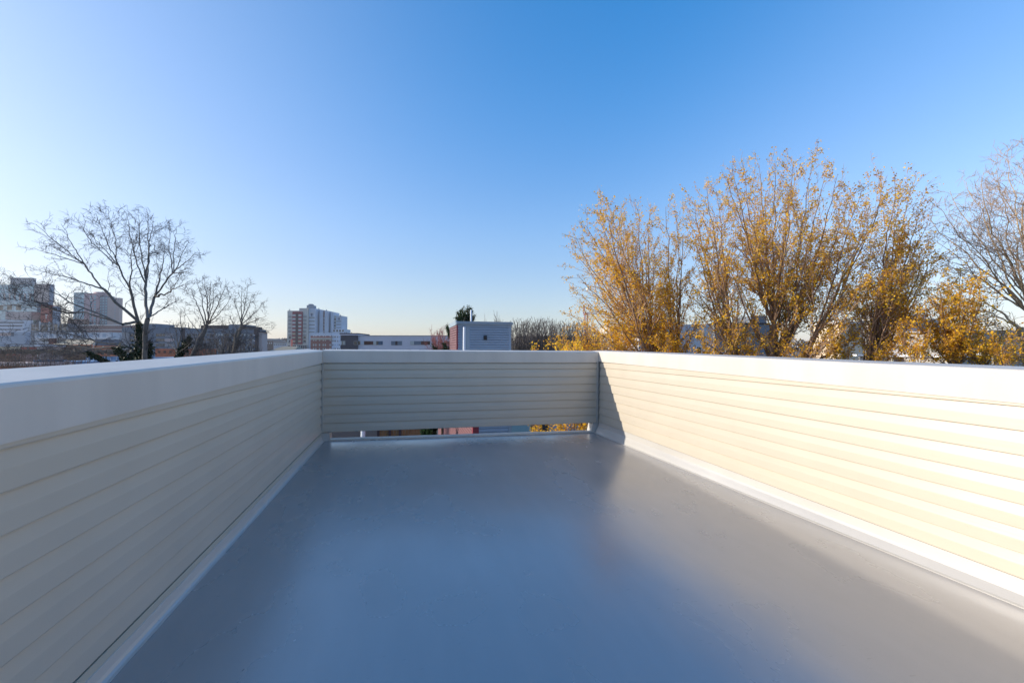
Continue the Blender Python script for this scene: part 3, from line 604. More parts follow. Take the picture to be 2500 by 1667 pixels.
for x in range(1495, 1590, 14): b.box('pilaster', M['rwhite'], x, x+5, 799, None, -.35, .35)
for x in range(1501, 1586, 14): b.win(M['glassB'], x, x+6, 808, 822, 0)
b = Bld('dark_building', 'long dark low roof line behind the grey bare trees', 'building', 1340, 90)
b.box('wall', M['dkbrown'], 1262, 1475, 824, None, 0, 12); b.box('roof', M['dark'], 1260, 1478, 820, 824, -.4, 13)
b = Bld('stucco_building', 'cream lit house behind the right hand yellow tree', 'house', 2085, 90)
b.box('wall', M['creamw'], 2050, 2108, 790, None, 0, 8); b.box('roof', M['rwhite'], 2046, 2112, 785, 790, -.4, 9)
for x in (2056, 2074, 2092): b.win(M['glassB'], x, x+8, 800, 812, 0)
b = Bld('apartment_tower', 'hazy grey tower block behind the right hand yellow tree', 'tower', 2180, 260)
b.box('wall', M['greyt'], 2160, 2200, 762, None, 0, 16); b.box('penthouse', M['palec'], 2172, 2190, 756, 762, 3, 8)
for r in range(8):
    for x in (2164, 2173, 2182, 2191): b.win(M['palec'], x, x+5, 767+r*9, 771+r*9, 0)
b = Bld('flat_roof_building', 'building with a bright white roof edge at the right', 'building', 2238, 120)
b.box('wall', M['greyt'], 2205, 2300, 778, None, 0, 12); b.box('roof_edge', M['rwhite'], 2218, 2262, 768, 778, -.4, 8)
for x in range(2210, 2295, 14): b.win(M['glassB'], x, x+7, 790, 798, 0)
for i, (x0, x1, y0, D, lb) in enumerate(((2330, 2420, 868, 46, 'white flat roofed shed above the right parapet'), (2425, 2540, 862, 52, 'wide white roofed garage at the right frame edge'), (2180, 2290, 866, 60, 'pale roofed low building under the yellow leaves'))):
    b = Bld('garage_row', lb, 'garage', (x0+x1)/2, D); b.box('wall', M['sage'], x0, x1, y0+5, None, .2, 6); b.box('roof', M['rwhite'], x0-2, x1+2, y0, y0+5, -.2, 7)
    for x in np.arange(x0+6, x1-16, 26): b.win(M['glassB'], x, x+13, y0+8, y0+18, .2)
b = Bld('brick_building', 'tan and brown rowhouses far behind the bare tree on the right', 'building', 2420, 110)
b.box('wall', M['sage'], 2300, 2600, 812, None, 0, 10); b.box('roof', M['greyt'], 2298, 2602, 806, 812, -.3, 11)
for x in range(2310, 2590, 22): b.win(M['glassB'], x, x+9, 822, 836, 0); b.win(M['rwhite'], x, x+9, 842, 852, 0)
# crane
t = empty('tower_crane', tuple(W(1431, 860, 260)[:2])+(0,), -YAW); tag(t, 'distant red lattice tower crane left of the yellow trees', 'crane')
M['crane'] = pm('crane_red', (.55, .08, .07))
def lat(b_, p0, p1, w_, n_):
    p0 = Vector(p0); p1 = Vector(p1); d = (p1-p0).normalized(); a = Vector((0, 1, 0)); c = d.cross(a).normalized(); L = (p1-p0).length
    cs = [a*w_+c*w_, a*w_-c*w_, -a*w_-c*w_, -a*w_+c*w_]
    for q in cs: b_.cyl(p0+q, p1+q, .16, n=4)
    for k in range(n_):
        for j in range(4): b_.cyl(p0+d*L*k/n_+cs[j], p0+d*L*(k+1)/n_+cs[(j+1) % 4], .1, n=3)
D = 260; f1 = lambda x: Xp(x, D)-Xp(1431, D)
b_ = MB(); lat(b_, (0, 0, 0), (0, 0, Zp(1431, 766, D)), .75, 26); b_.build('mast', M['crane'], t)
b_ = MB(); lat(b_, (f1(1424), 0, Zp(1430, 766, D)), (f1(1482), 0, Zp(1450, 763, D)), .6, 10); b_.build('jib', M['crane'], t)
b_ = MB(); b_.cyl((f1(1430), 0, Zp(1430, 766, D)), (f1(1425), 0, Zp(1430, 746, D)), .3, n=4).cyl((f1(1424), 0, Zp(1430, 766, D)), (f1(1425), 0, Zp(1430, 746, D)), .2, n=4).cyl((f1(1425), 0, Zp(1430, 746, D)), (f1(1455), 0, Zp(1450, 764, D)), .1, n=3)
b_.build('apex_frame', M['crane'], t)
# lamp posts at the left
for px, y0, D in ((93, 850, 150), (228, 838, 150)):
    t = empty('street_lamp', tuple(W(px, 860, D)[:2])+(0,)); tag(t, 'tall pale street lamp pole ' + ('beside the dark brown house row' if px < 100 else 'by the orange red shed'), 'street lamp', 'street lamps at the left')
    z = Zp(px, y0, D); MB().cyl((0, 0, 0), (0, 0, z), .14, .09, 8).build('pole', M['lamp_w'], t); MB().box(-.2, 1.3, -.12, .12, z-.05, z+.1).build('lamp_head', M['lamp_w'], t)
# ================================================================ trees
def bark(n, c, v=.25): return mat(n, c, .9, .2, noise=(6, v, 4), bump=(20, .4, .02))
M['bk_grey'] = bark('grey_bark', (.15, .14, .13)); M['bk_twig'] = bark('dark_twig', (.075, .07, .075)); M['bk_brown'] = bark('brown_bark', (.24, .155, .10)); M['bk_btwig'] = bark('reddish_twig', (.36, .24, .17))
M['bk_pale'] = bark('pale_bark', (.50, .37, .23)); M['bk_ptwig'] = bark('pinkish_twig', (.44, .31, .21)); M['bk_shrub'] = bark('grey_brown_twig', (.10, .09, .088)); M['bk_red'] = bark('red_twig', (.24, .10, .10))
M['ivy'] = mat('ivy_leaf', (.012, .030, .010), .6, .3, noise=(8, .6, 3))
def leafmat(name, stops, scale):
    m = bpy.data.materials.new(name); m.use_nodes = True; n = m.node_tree; b = n.nodes['Principled BSDF']; L = n.links
    tc = n.nodes.new('ShaderNodeTexCoord'); nz = n.nodes.new('ShaderNodeTexNoise'); nz.inputs['Scale'].default_value = scale; nz.inputs['Detail'].default_value = 2
    wn_ = n.nodes.new('ShaderNodeTexWhiteNoise'); wn_.noise_dimensions = '3D'
    mpn = n.nodes.new('ShaderNodeVectorMath'); mpn.operation = 'SNAP'; mpn.inputs[1].default_value = (.09, .09, .09)
    L.new(tc.outputs['Object'], mpn.inputs[0]); L.new(mpn.outputs[0], wn_.inputs['Vector'])
    ad = n.nodes.new('ShaderNodeMath'); ad.operation = 'MULTIPLY_ADD'; ad.inputs[1].default_value = .45; L.new(wn_.outputs['Value'], ad.inputs[0])
    m2 = n.nodes.new('ShaderNodeMath'); m2.operation = 'MULTIPLY'; m2.inputs[1].default_value = .6; L.new(tc.outputs['Object'], nz.inputs['Vector']); L.new(nz.outputs['Fac'], m2.inputs[0]); L.new(m2.outputs[0], ad.inputs[2])
    cr = n.nodes.new('ShaderNodeValToRGB'); L.new(ad.outputs[0], cr.inputs[0])
    el = cr.color_ramp.elements; el[0].position, el[0].color = stops[0][0], (*stops[0][1], 1); el[1].position, el[1].color = stops[-1][0], (*stops[-1][1], 1)
    for p, c in stops[1:-1]: e = el.new(p); e.color = (*c, 1)
    L.new(cr.outputs[0], b.inputs['Base Color']); b.inputs['Roughness'].default_value = .85; b.inputs['Specular IOR Level'].default_value = .12
    tr = n.nodes.new('ShaderNodeBsdfTranslucent'); L.new(cr.outputs[0], tr.inputs['Color']); ms = n.nodes.new('ShaderNodeMixShader'); ms.inputs[0].default_value = .5
    L.new(b.outputs[0], ms.inputs[1]); L.new(tr.outputs[0], ms.inputs[2]); L.new(ms.outputs[0], n.nodes['Material Output'].inputs[0])
    return m
M['leaf_y'] = leafmat('autumn_leaf', [(.22, (.36, .19, .06)), (.40, (.70, .36, .04)), (.52, (.88, .51, .03)), (.8, (.92, .63, .06))], 1.3)
M['leaf_e'] = leafmat('evergreen_leaf', [(.2, (.010, .022, .012)), (.8, (.035, .075, .03))], 3)

class Tubes:
    def __init__(s): s.V = []; s.F = []; s.n = 0
    def add(s, P, r, k=4):
        P = np.asarray(P); m = len(P); T = np.gradient(P, axis=0); T /= np.linalg.norm(T, axis=1)[:, None]+1e-9
        ref = np.array([.3, .9, .3]) if abs(T[0][1]) < .8 else np.array([1., 0, 0])
        A = np.cross(T, ref); A /= np.linalg.norm(A, axis=1)[:, None]+1e-9; B = np.cross(T, A)
        th = np.arange(k)*2*PI/k; r = np.asarray(r)
        V = P[:, None, :]+r[:, None, None]*(np.cos(th)[None, :, None]*A[:, None, :]+np.sin(th)[None, :, None]*B[:, None, :])
        s.V.append(V.reshape(-1, 3)); i = np.arange(m-1)[:, None]*k; j = np.arange(k)[None, :]; j2 = (j+1) % k
        s.F.append((np.stack([i+j, i+j2, i+k+j2, i+k+j], -1)+s.n).reshape(-1, 4)); s.n += m*k
    def build(s, name, m, parent, smooth=True):
        V = np.concatenate(s.V); Fc = np.concatenate(s.F); return mesh(name, V, Fc, m, parent, smooth)
def leaves(P, size, rng, aspect=.6, droop=0):
    """one small folded leaf (a kite) per point"""
    n = len(P); d = rng.normal(size=(n, 3)); d[:, 2] += droop; d /= np.linalg.norm(d, axis=1)[:, None]
    q = rng.normal(size=(n, 3)); w_ = np.cross(d, q); w_ /= np.linalg.norm(w_, axis=1)[:, None]; nn = np.cross(d, w_)
    L = (size*rng.uniform(.6, 1.25, n))[:, None]
    V = np.stack([P, P+d*L*.5+w_*L*aspect*.5+nn*L*.08, P+d*L, P+d*L*.5-w_*L*aspect*.5+nn*L*.08], 1).reshape(-1, 3)
    return V, np.arange(4*n).reshape(-1, 4)
def bez(p0, p1, c, n):
    t = np.linspace(0, 1, n)[:, None]; return (1-t)**2*p0+2*t*(1-t)*c+t*t*p1
def wig(P, a, rng):
    n = len(P); w_ = np.cumsum(rng.normal(size=(n, 3)), axis=0); w_ -= np.linspace(0, 1, n)[:, None]*w_[-1]; w_ -= w_[0]*(1-np.linspace(0, 1, n))[:, None]
    L = np.linalg.norm(P[-1]-P[0]); return P+w_*a*L/math.sqrt(n)
def rot_dir(T, ang, rng, upb):
    r = rng.normal(size=3); r -= T*(r@T); r /= np.linalg.norm(r)+1e-9
    d = T*math.cos(ang)+r*math.sin(ang); d[2] += upb; return d/np.linalg.norm(d)
def branch(st, P, r0, r1, lev, cfg, rng):
    """P polyline already placed; adds tube, spawns children"""
    n = len(P); k = 6 if lev == 0 else (4 if lev == 1 else 3)
    tb = st['trunk'] if lev <= cfg['trunk_lev'] else st['twigs']
    tb.add(P, np.linspace(r0, r1, n), k)
    L = np.linalg.norm(np.diff(P, axis=0), axis=1).sum()
    if lev >= cfg.get('leaf_lev', 9):
        m = int(L/cfg['leaf_step']*rng.uniform(.5, 1.2)); 
        if m > 0:
            t = rng.uniform(cfg.get('leaf_from', .1), 1, m)*(n-1); i = np.minimum(t.astype(int), n-2); f = (t-i)[:, None]
            Q_ = P[i]*(1-f)+P[i+1]*f+rng.normal(size=(m, 3))*cfg['leaf_spread']
            if cfg.get('clump'):
                g_ = np.sin(Q_[:, 0]*3.1+1)*np.sin(Q_[:, 1]*2.7)+np.sin(Q_[:, 2]*3.7+Q_[:, 0]*1.3)*.8+np.sin(Q_[:, 2]*7.9+Q_[:, 1]*6.1)*.5
                Q_ = Q_[rng.uniform(size=m) < 1/(1+np.exp(-(g_*1.7+cfg['clump'])))]
            st['leaf'].append(Q_)
    if lev >= cfg['levels']: return
    m = max(2, int(L*cfg['dens'][lev]*rng.uniform(.8, 1.2)))
    for q in range(m):
        t = cfg['from'][lev]+(1-cfg['from'][lev])*(q+rng.uniform(0, 1))/m; x = t*(n-1); i = min(int(x), n-2); f = x-i
        p = P[i]*(1-f)+P[i+1]*f; T = P[i+1]-P[i]; T = T/np.linalg.norm(T)
        d = rot_dir(T, math.radians(rng.uniform(*cfg['ang'])), rng, cfg['up']*rng.uniform(.3, 1))
        l = L*cfg['len'][lev]*(1.12-t*cfg.get('tap', .75))*rng.uniform(.6, 1.25); l = max(l, cfg['minl'])
        if l > cfg.get('maxl', 9): l = cfg['maxl']*rng.uniform(.7, 1)
        d2 = d.copy(); d2[2] += cfg['up']; d2 /= np.linalg.norm(d2)
        nn = cfg['pts'][lev]; C = p+d*l*.5; E = p+d*l*.5+d2*l*.5
        Q = wig(bez(p, E, C, nn), cfg['wig'], rng)
        rr = (r0+(r1-r0)*t)*cfg['rr']; rr = max(rr, cfg['rmin'])
        branch(st, Q, rr, max(cfg['rmin']*.6, rr*.35), lev+1, cfg, rng)
def limb_tree(name, label, cat, D, base, fork, tips, cfg, seed, mats, group=None, ivy=None, rt0=.16, ydev=1.6, extra=None, leafsz=.07):
    """base/fork/tips given along pixel rays at camera depth D (metres), each tip with its own depth offset"""
    rng = np.random.default_rng(seed); g = W(base[0], 860, D); e = empty(name, (g[0], g[1], 0)); org = np.array([g[0], g[1], 0.])
    tag(e, label, cat, group)
    st = {'trunk': Tubes(), 'twigs': Tubes(), 'leaf': []}
    F_ = W(fork[0], fork[1], D)-org if fork[1] is not None else np.array([W(fork[0], 860, D)[0]-org[0], W(fork[0], 860, D)[1]-org[1], fork[2]])
    tr = wig(bez(np.zeros(3), F_, F_*.5+rng.normal(size=3)*.15, 14), .012, rng); st['trunk'].add(tr, np.linspace(rt0*1.35, rt0, 14), 8)
    done = {}
    if cfg.get('fill'):
        base_ = list(tips)
        for q in range(int(len(base_)*cfg['fill'])):
            i_ = rng.integers(len(base_)); a_ = base_[i_]; c_ = base_[min(len(base_)-1, max(0, i_+rng.integers(-2, 3)))]; m_ = rng.uniform(0, 1); s_ = rng.uniform(.45, .97)
            fk_ = a_[2] if len(a_) > 2 and a_[2] is not None else fork; X_, Y_ = a_[0]*m_+c_[0]*(1-m_), a_[1]*m_+c_[1]*(1-m_)
            tips = tips+[(fk_[0]+(X_-fk_[0])*s_+rng.uniform(-30, 30), min(852, fk_[1]+(Y_-fk_[1])*s_+rng.uniform(-12, 25)), a_[2] if len(a_) > 2 else None, .12)]
    def fork_at(q):
        """fork node (px, py[, parent]) built once, joined to its parent node"""
        if q is None: return F_, rt0
        if q in done: return done[q]
        pa, ra = fork_at(q[2]) if len(q) > 2 else (tr[-3], rt0)
        pt = W(q[0], q[1], D+rng.uniform(-ydev, ydev)*.35)-org; r_ = ra*cfg.get('fork_r', .68)
        C = (pa+pt)/2; lat = (pt-pa).copy(); lat[2] = 0; C += lat*.12
        Pq = wig(bez(pa, pt, C, 9), .03, rng); st['trunk'].add(Pq, np.linspace(r_*1.12, r_, 9), 7)
        Lq = np.linalg.norm(pt-pa)
        for z in range(int(Lq*cfg.get('fork_side', 1.2))):
            i = rng.integers(3, 8); T = Pq[i]-Pq[i-1]; T /= np.linalg.norm(T); d = rot_dir(T, math.radians(rng.uniform(30, 70)), rng, .1); l = rng.uniform(.5, 1.3)*cfg.get('side_len', 1)
            branch(st, wig(bez(Pq[i], Pq[i]+d*l+np.array([0, 0, .15*l]), Pq[i]+d*l*.5, 7), cfg['wig'], rng), r_*.28, cfg['rmin'], 1, cfg, rng)
        done[q] = (pt, r_); return done[q]
    for tp in tips:
        fk, rf = fork_at(tp[2] if len(tp) > 2 else None)
        dd = D+rng.uniform(-ydev, ydev)*(tp[4] if len(tp) > 4 else 1); T = W(tp[0], tp[1], dd)-org
        L = np.linalg.norm(T-fk); bend = tp[3] if len(tp) > 3 and tp[3] is not None else cfg['bend']
        C = fk+(T-fk)*.5; lat = (T-fk).copy(); lat[2] = 0; C += lat*bend
        P = wig(bez(fk, T, C, 16), cfg['wig0'], rng)
        rl = min(rf*.8, rt0*cfg['limb_r']*rng.uniform(.7, 1.1)*min(1, .45+L/6))
        branch(st, P, rl, cfg['rmin'], 0, cfg, rng)
    st['trunk'].build('trunk', mats[0], e)
    if st['twigs'].V: st['twigs'].build('crown' if not st['leaf'] else 'branchwork', mats[1], e)
    if st['leaf']:
        P = np.concatenate(st['leaf']); V, Fc = leaves(P, leafsz, rng); mesh('crown', V, Fc, mats[2], e)
    if ivy:
        lf = []
        for (pa, pb, rad, n) in ivy:
            a, b_ = W(pa[0], pa[1], D)-org, W(pb[0], pb[1], D)-org; t = rng.uniform(0, 1, n)[:, None]; lf.append(a+(b_-a)*t+rng.normal(size=(n, 3))*rad*(.6+.8*rng.uniform(size=(n, 1))))
        V, Fc = leaves(np.concatenate(lf), .13, rng, .9); mesh('ivy', V, Fc, M['ivy'], e)
    return e
# ---- bare plane tree on the left
BARE = dict(levels=4, trunk_lev=0, tap=.85, dens=[2.8, 3.4, 3.9, 4.0], ang=(28, 62), up=.10, len=[.42, .48, .52, .5], minl=.22, pts=[9, 7, 5, 4], wig=.09, wig0=.035, bend=.10, rr=.55, rmin=.0066, limb_r=.30, fork_r=.60, fork_side=1.6, **{'from': [.28, .15, .12, .1]})
G1 = (338, 786); G2 = (360, 778); G1a = (316, 706, G1); G1b = (252, 706, G1); G1c = (203, 645, G1b); G2a = (354, 694, G2); G2b = (376, 724, G2); G2c = (418, 668, G2b); G1d = (298, 792, G1); G1e = (288, 650, G1a); G3 = (322, 850)
tips = [(82, 548, G1c, .05), (75, 606, G1c, 0), (78, 655, G1b, -.05), (143, 546, G1c), (120, 600, G1c), (186, 537, G1e), (229, 523, G1e), (215, 570, G1e), (260, 514, G1e, .15), (301, 517, G2a, .1), (332, 523, G2a, .1), (357, 523, G2a), (370, 538, G2a, .1), (320, 600, G1a),
        (406, 548, G2c, .1), (426, 553, G2c, .15), (454, 594, G2c, .15), (480, 615, G2c, .1), (400, 600, G2b), (459, 663, G2c, 0), (454, 694, G2b, 0), (430, 735, G2, -.1), (30, 680, G1d, -.02), (-15, 750, G1d, -.05), (60, 800, G3, -.1), (5, 840, G3, -.1)]
limb_tree('bare_tree', 'large bare spreading tree with dark ivy on its trunk rising above the left parapet', 'tree', 22, (352, 900), (350, 870), tips, BARE, 4, (M['bk_grey'], M['bk_twig']),
          ivy=[((345, 880), (338, 790), .06, 900), ((350, 890), (346, 852), .15, 1700), ((300, 885), (340, 868), .10, 700), ((306, 876), (285, 850), .06, 400), ((215, 862), (262, 884), .045, 400), ((364, 840), (358, 885), .07, 500)], rt0=.17, ydev=2.2)
SB = dict(BARE, dens=[2.4, 3.0, 3.4, 3.5], rmin=.0066, minl=.2, limb_r=.42)
limb_tree('bare_tree', 'smaller bare tree with ivied lower stem right of the large spreading tree', 'tree', 24, (432, 900), (436, 862), [(441, 755), (464, 699, (500, 800)), (480, 691, (505, 791), .25), (495, 679, (505, 791), -.3), (513, 684, (505, 791), -.2), (520, 699, (505, 791), .3), (551, 696, (505, 792), .35), (564, 719, (505, 792), .25), (455, 770, (490, 815)), (430, 790), (412, 800), (530, 780, (505, 795)), (410, 835), (470, 830), (500, 838)], SB, 5, (M['bk_grey'], M['bk_twig']),
          ivy=[((434, 880), (455, 838), .07, 800), ((455, 845), (462, 825), .05, 300)], rt0=.11, ydev=1.5)
limb_tree('bare_tree', 'smallest bare tree with fine twigs nearest the white tower', 'tree', 25, (541, 900), (543, 862), [(569, 737, (589, 791)), (589, 704, (589, 791), .2), (602, 691, (589, 791), .1), (615, 719, (589, 791), .2), (640, 737, (590, 792), .2), (650, 770, (590, 793)), (663, 806, (580, 806)), (640, 790, (585, 800)), (560, 770, (580, 805)), (545, 790), (520, 800), (575, 830), (620, 825, (560, 845)), (505, 825), (525, 845)], SB, 6, (M['bk_grey'], M['bk_twig']), rt0=.10, ydev=1.5)
# ---- thickets of bare shrubs
TH = dict(levels=2, trunk_lev=0, dens=[3.2, 4.2], ang=(16, 40), up=.30, len=[.42, .5], minl=.18, pts=[6, 4], wig=.06, wig0=.03, bend=.05, rr=.5, rmin=.009, limb_r=.5, tap=.6, **{'from': [.2, .1]})
def shrub(name, label, D, x0, x1, ytop, n, seed, cfg=TH, mats=None, group=None, base_z=1.0, jit=14, rt0=.09, leafsz=.06, cat='tree', ydev=1.2):
    rng = np.random.default_rng(seed); xc = (x0+x1)/2; tips = []
    for i in range(n):
        u = (i+.5)/n; x = x0+(x1-x0)*u+rng.uniform(-3, 3); y = ytop+jit*((2*u-1)**2)*1.0+abs(rng.normal())*jit*.6
        tips.append((x, y, None, .05, 1.0))
    return limb_tree(name, label, cat, D, (xc, 900), (xc+rng.uniform(-2, 2), None, base_z), tips, cfg, seed, mats or (M['bk_shrub'], M['bk_shrub']), group, rt0=rt0, ydev=ydev, leafsz=leafsz)
DK = dict(TH, dens=[3.4, 3.6], levels=3, len=[.30, .42, .5], pts=[6, 4, 3], up=.3, minl=.14, tap=.95); DK['from'] = [.35, .15, .1]; DK['dens'] = [3.2, 3.8, 3.4]
sp = [(1268, 64, 772, 'twiggy grey bare tree directly right of the bulkhead'), (1300, 60, 768, 'second grey bare tree right of the bulkhead'), (1335, 64, 766, 'grey bare tree behind the middle of the dark roof line'), (1372, 60, 776, 'grey bare tree left of the crane'), (1410, 64, 774, 'grey bare tree at the foot of the crane'), (1450, 60, 790, 'grey bare tree partly behind the yellow leaves'), (1500, 70, 800, 'grey bare tree deep behind the left yellow tree')]
for i, (xc, wd, yt, lb) in enumerate(sp):
    shrub('bare_tree', lb, 34+2.5*(i % 3), xc-wd/2, xc+wd/2, yt+14, 22, 30+i, DK, group='grey bare trees right of the bulkhead', base_z=5.2, rt0=.14, ydev=2.2)
shrub('bare_tree', 'thin bare twigs showing above the bulkhead roof', 30, 1205, 1236, 800, 4, 41, TH, base_z=6, rt0=.07)
for i, (xc, wd, yt, D, lb) in enumerate(((480, 64, 818, 30, 'grey bare shrub thicket under the smaller bare tree'), (525, 60, 808, 31, 'grey bare thicket between the two smaller bare trees'), (570, 60, 806, 32, 'grey bare thicket before the right half of the concrete block'), (612, 44, 822, 33, 'low grey bare thicket left of the tan gable roof'))):
    shrub('bare_shrub', lb, D, xc-wd/2, xc+wd/2, yt+14, 13, 50+i, DK, group='bare thickets behind the left parapet', base_z=5.8, rt0=.08, cat='shrub')
M['bk_brn2'] = bark('brown_thicket', (.15, .095, .07))
for i, (xc, wd, yt, D, lb) in enumerate(((20, 90, 838, 42, 'brown bare bush at the far left edge above the parapet'), (75, 80, 850, 44, 'low brown bare bush by the tall pale lamp pole'), (135, 90, 848, 46, 'dark brown bush in front of the tan roofed building'), (190, 70, 852, 48, 'brown bush left of the orange red shed'))):
    shrub('bare_shrub', lb, D, xc-wd/2, xc+wd/2, yt+10, 12, 60+i, DK, mats=(M['bk_brn2'], M['bk_brn2']), group='brown bushes at the far left', base_z=4.5, rt0=.1, cat='shrub')
# ---- red shrub and evergreens by the bulkhead
LR = dict(TH, leaf_lev=1, leaf_step=.035, leaf_spread=.05, levels=2)
M['leaf_r'] = leafmat('reddish_bud', [(.2, (.20, .07, .07)), (.8, (.36, .15, .15))], 3)
shrub('red_shrub', 'pinkish red twiggy shrub left of the bulkhead', 26, 1056, 1112, 826, 15, 71, LR, mats=(M['bk_red'], M['bk_red'], M['leaf_r']), base_z=7.5, rt0=.07, leafsz=.045, cat='shrub')
EV = dict(levels=1, trunk_lev=0, leaf_lev=0, leaf_step=.0045, leaf_spread=.045, leaf_from=.3, dens=[4], ang=(30, 60), up=.1, len=[.22], minl=.15, pts=[5], wig=.05, wig0=.04, bend=.12, rr=.5, rmin=.012, limb_r=.4, **{'from': [.5]})
limb_tree('evergreen_tree', 'dark evergreen top poking above the bulkhead roof beside the white vent pipe', 'tree', 27, (1132, 900), (1132, 810), [(1118, 762), (1124, 757), (1130, 752), (1136, 758), (1142, 752), (1149, 752), (1152, 760), (1120, 775), (1128, 770), (1136, 770), (1144, 768), (1158, 773), (1112, 776), (1124, 790), (1140, 785), (1150, 782)], EV, 81, (M['bk_brown'], M['bk_brown'], M['leaf_e']), rt0=.09, ydev=.5, leafsz=.075)
limb_tree('evergreen_tree', 'small dark evergreen sprig beside the maroon side of the bulkhead', 'tree', 26, (1100, 900), (1100, 835), [(1091, 797), (1094, 803), (1097, 812), (1102, 800)], EV, 82, (M['bk_brown'], M['bk_brown'], M['leaf_e']), rt0=.05, ydev=.3, leafsz=.075)
limb_tree('evergreen_shrub', 'low dark evergreen branches under the pinkish red shrub', 'shrub', 24, (1085, 910), (1085, 872), [(1056, 844), (1066, 850), (1074, 856), (1084, 838), (1090, 846), (1098, 852), (1104, 846)], EV, 83, (M['bk_brown'], M['bk_brown'], M['leaf_e']), rt0=.05, ydev=.3, leafsz=.075)
limb_tree('evergreen_shrub', 'dark green bush against the yard wall seen through the gap', 'shrub', 18, (1045, 1150), (1045, 1090), [(1035, 1030), (1045, 1020), (1056, 1030), (1062, 1040), (1050, 1045)], EV, 84, (M['bk_brown'], M['bk_brown'], M['leaf_e']), rt0=.07, ydev=.4, leafsz=.12)
# ---- yellow leaved vase shaped trees on the right
YL = dict(levels=3, trunk_lev=0, leaf_lev=1, fill=.45, clump=.45, leaf_step=.024, leaf_spread=.04, leaf_from=.15, dens=[3.0, 3.2, 2.4], ang=(20, 48), up=.11, len=[.40, .45, .42], minl=.22, maxl=1.9, pts=[7, 5, 4], wig=.045, wig0=.022, bend=.14, rr=.5, rmin=.0045, limb_r=.23, fork_r=.5, fork_side=1.2, side_len=.8, tap=.92, **{'from': [.12, .12, .1]})
YM = (M['bk_brown'], M['bk_btwig'], M['leaf_y']); YG = 'yellow leaved trees beyond the right parapet'
A1 = (1652, 905); A2 = (1592, 900)
limb_tree('yellow_leaved_tree', 'vase shaped tree with thinning yellow leaves, the leftmost of the yellow row', 'tree', 14.5, (1640, 1000), (1640, 905),
   [(1398, 606, A1), (1407, 580, A1), (1430, 550, A1), (1456, 516, A1), (1478, 514, A2), (1492, 510, A1), (1517, 519, A2), (1557, 508, A2), (1588, 519, A2), (1627, 505, A1), (1652, 541, A1), (1669, 572, A1), (1408, 670, A1, .05), (1411, 712, A2, .0), (1397, 771, A2, -.05), (1540, 600, A2), (1600, 600, A2), (1480, 620, A1), (1560, 680, A2), (1460, 690, A2), (1640, 640, A1), (1500, 760, A2), (1430, 800, A2, -.05), (1415, 830, A2, -.1), (1600, 740, A2), (1660, 700, A1), (1470, 820, A2, -.1), (1530, 810, A2), (1700, 780, A1), (1640, 790, A1)], YL, 101, YM, YG, rt0=.17, ydev=1.7, leafsz=.062)
B1 = (1888, 792); B2 = (1805, 905); B3 = (1890, 890)
limb_tree('yellow_leaved_tree', 'tallest vase shaped yellow leaved tree in the middle of the row', 'tree', 13.5, (1870, 1000), (1868, 900),
   [(1683, 527, B2), (1697, 491, B2), (1728, 455, B2), (1750, 462, B2), (1791, 412, B1), (1775, 425, B1), (1825, 418, B1), (1857, 404, B1), (1896, 392, B1), (1939, 408, B1), (1990, 372, B3), (2020, 428, B3), (2050, 425, B3), (2080, 470, B3), (1700, 600, B2), (1740, 560, B2), (1800, 520, B1), (1870, 480, B1), (1930, 500, B1), (1980, 520, B1), (1720, 700, B2), (1780, 640, B3), (1850, 600, B1), (1920, 620, B1), (2000, 600, B3), (2050, 580, B3), (1760, 790, B2), (1830, 760, B3), (1960, 720, B3), (1990, 800, B1, -.05), (1700, 820, B2, -.05), (1900, 830, B3), (1820, 830, B2)], YL, 102, YM, YG, rt0=.19, ydev=1.8, leafsz=.062)
C1 = (2110, 910); C2 = (1950, 900)
limb_tree('yellow_leaved_tree', 'right leaning yellow leaved tree, densest at its right shoulder', 'tree', 13, (2070, 1010), (2070, 915),
   [(2112, 455, C2), (2130, 500, C2), (2172, 428, C2), (2190, 440, C1), (2231, 455, C1), (2249, 506, C1), (2268, 547, C1), (2282, 577, C1), (2275, 620, C1), (2157, 488, C2), (2200, 500, C1), (2215, 560, C1), (2180, 560, C1), (2245, 600, C1), (2160, 620, C1), (2265, 670, C1), (2230, 680, C1), (2120, 700, C2), (2190, 680, C1), (2255, 740, C1), (2060, 740, C2), (2030, 800, C2), (2150, 770, C1), (2210, 770, C1), (2090, 820, C2), (2180, 830, C1), (2000, 840, C2)], dict(YL, leaf_step=.024), 103, YM, YG, rt0=.17, ydev=1.5, leafsz=.062)
E1 = (2330, 900)
E2 = (2400, 905)
limb_tree('yellow_leaved_tree', 'low broad yellow leaved tree under the bare tree at the right', 'tree', 12, (2330, 1020), (2330, 930),
   [(2230, 780, E1), (2260, 740, E1), (2290, 690, E1), (2320, 680, E1), (2350, 660, E1), (2385, 690, E1), (2410, 720, E1), (2430, 770, E1), (2220, 830, E1), (2280, 800, E1), (2340, 770, E1), (2390, 790, E1), (2440, 830, E2), (2300, 850, E1), (2370, 850, E2), (2250, 860, E1), (2450, 800, E2), (2410, 850, E2), (2470, 860, E2), (2320, 810, E1), (2360, 720, E1), (2300, 740, E1)], dict(YL, leaf_step=.022, clump=.9, dens=[4, 4, 3.6]), 104, YM, YG, rt0=.13, ydev=1.2, leafsz=.062)
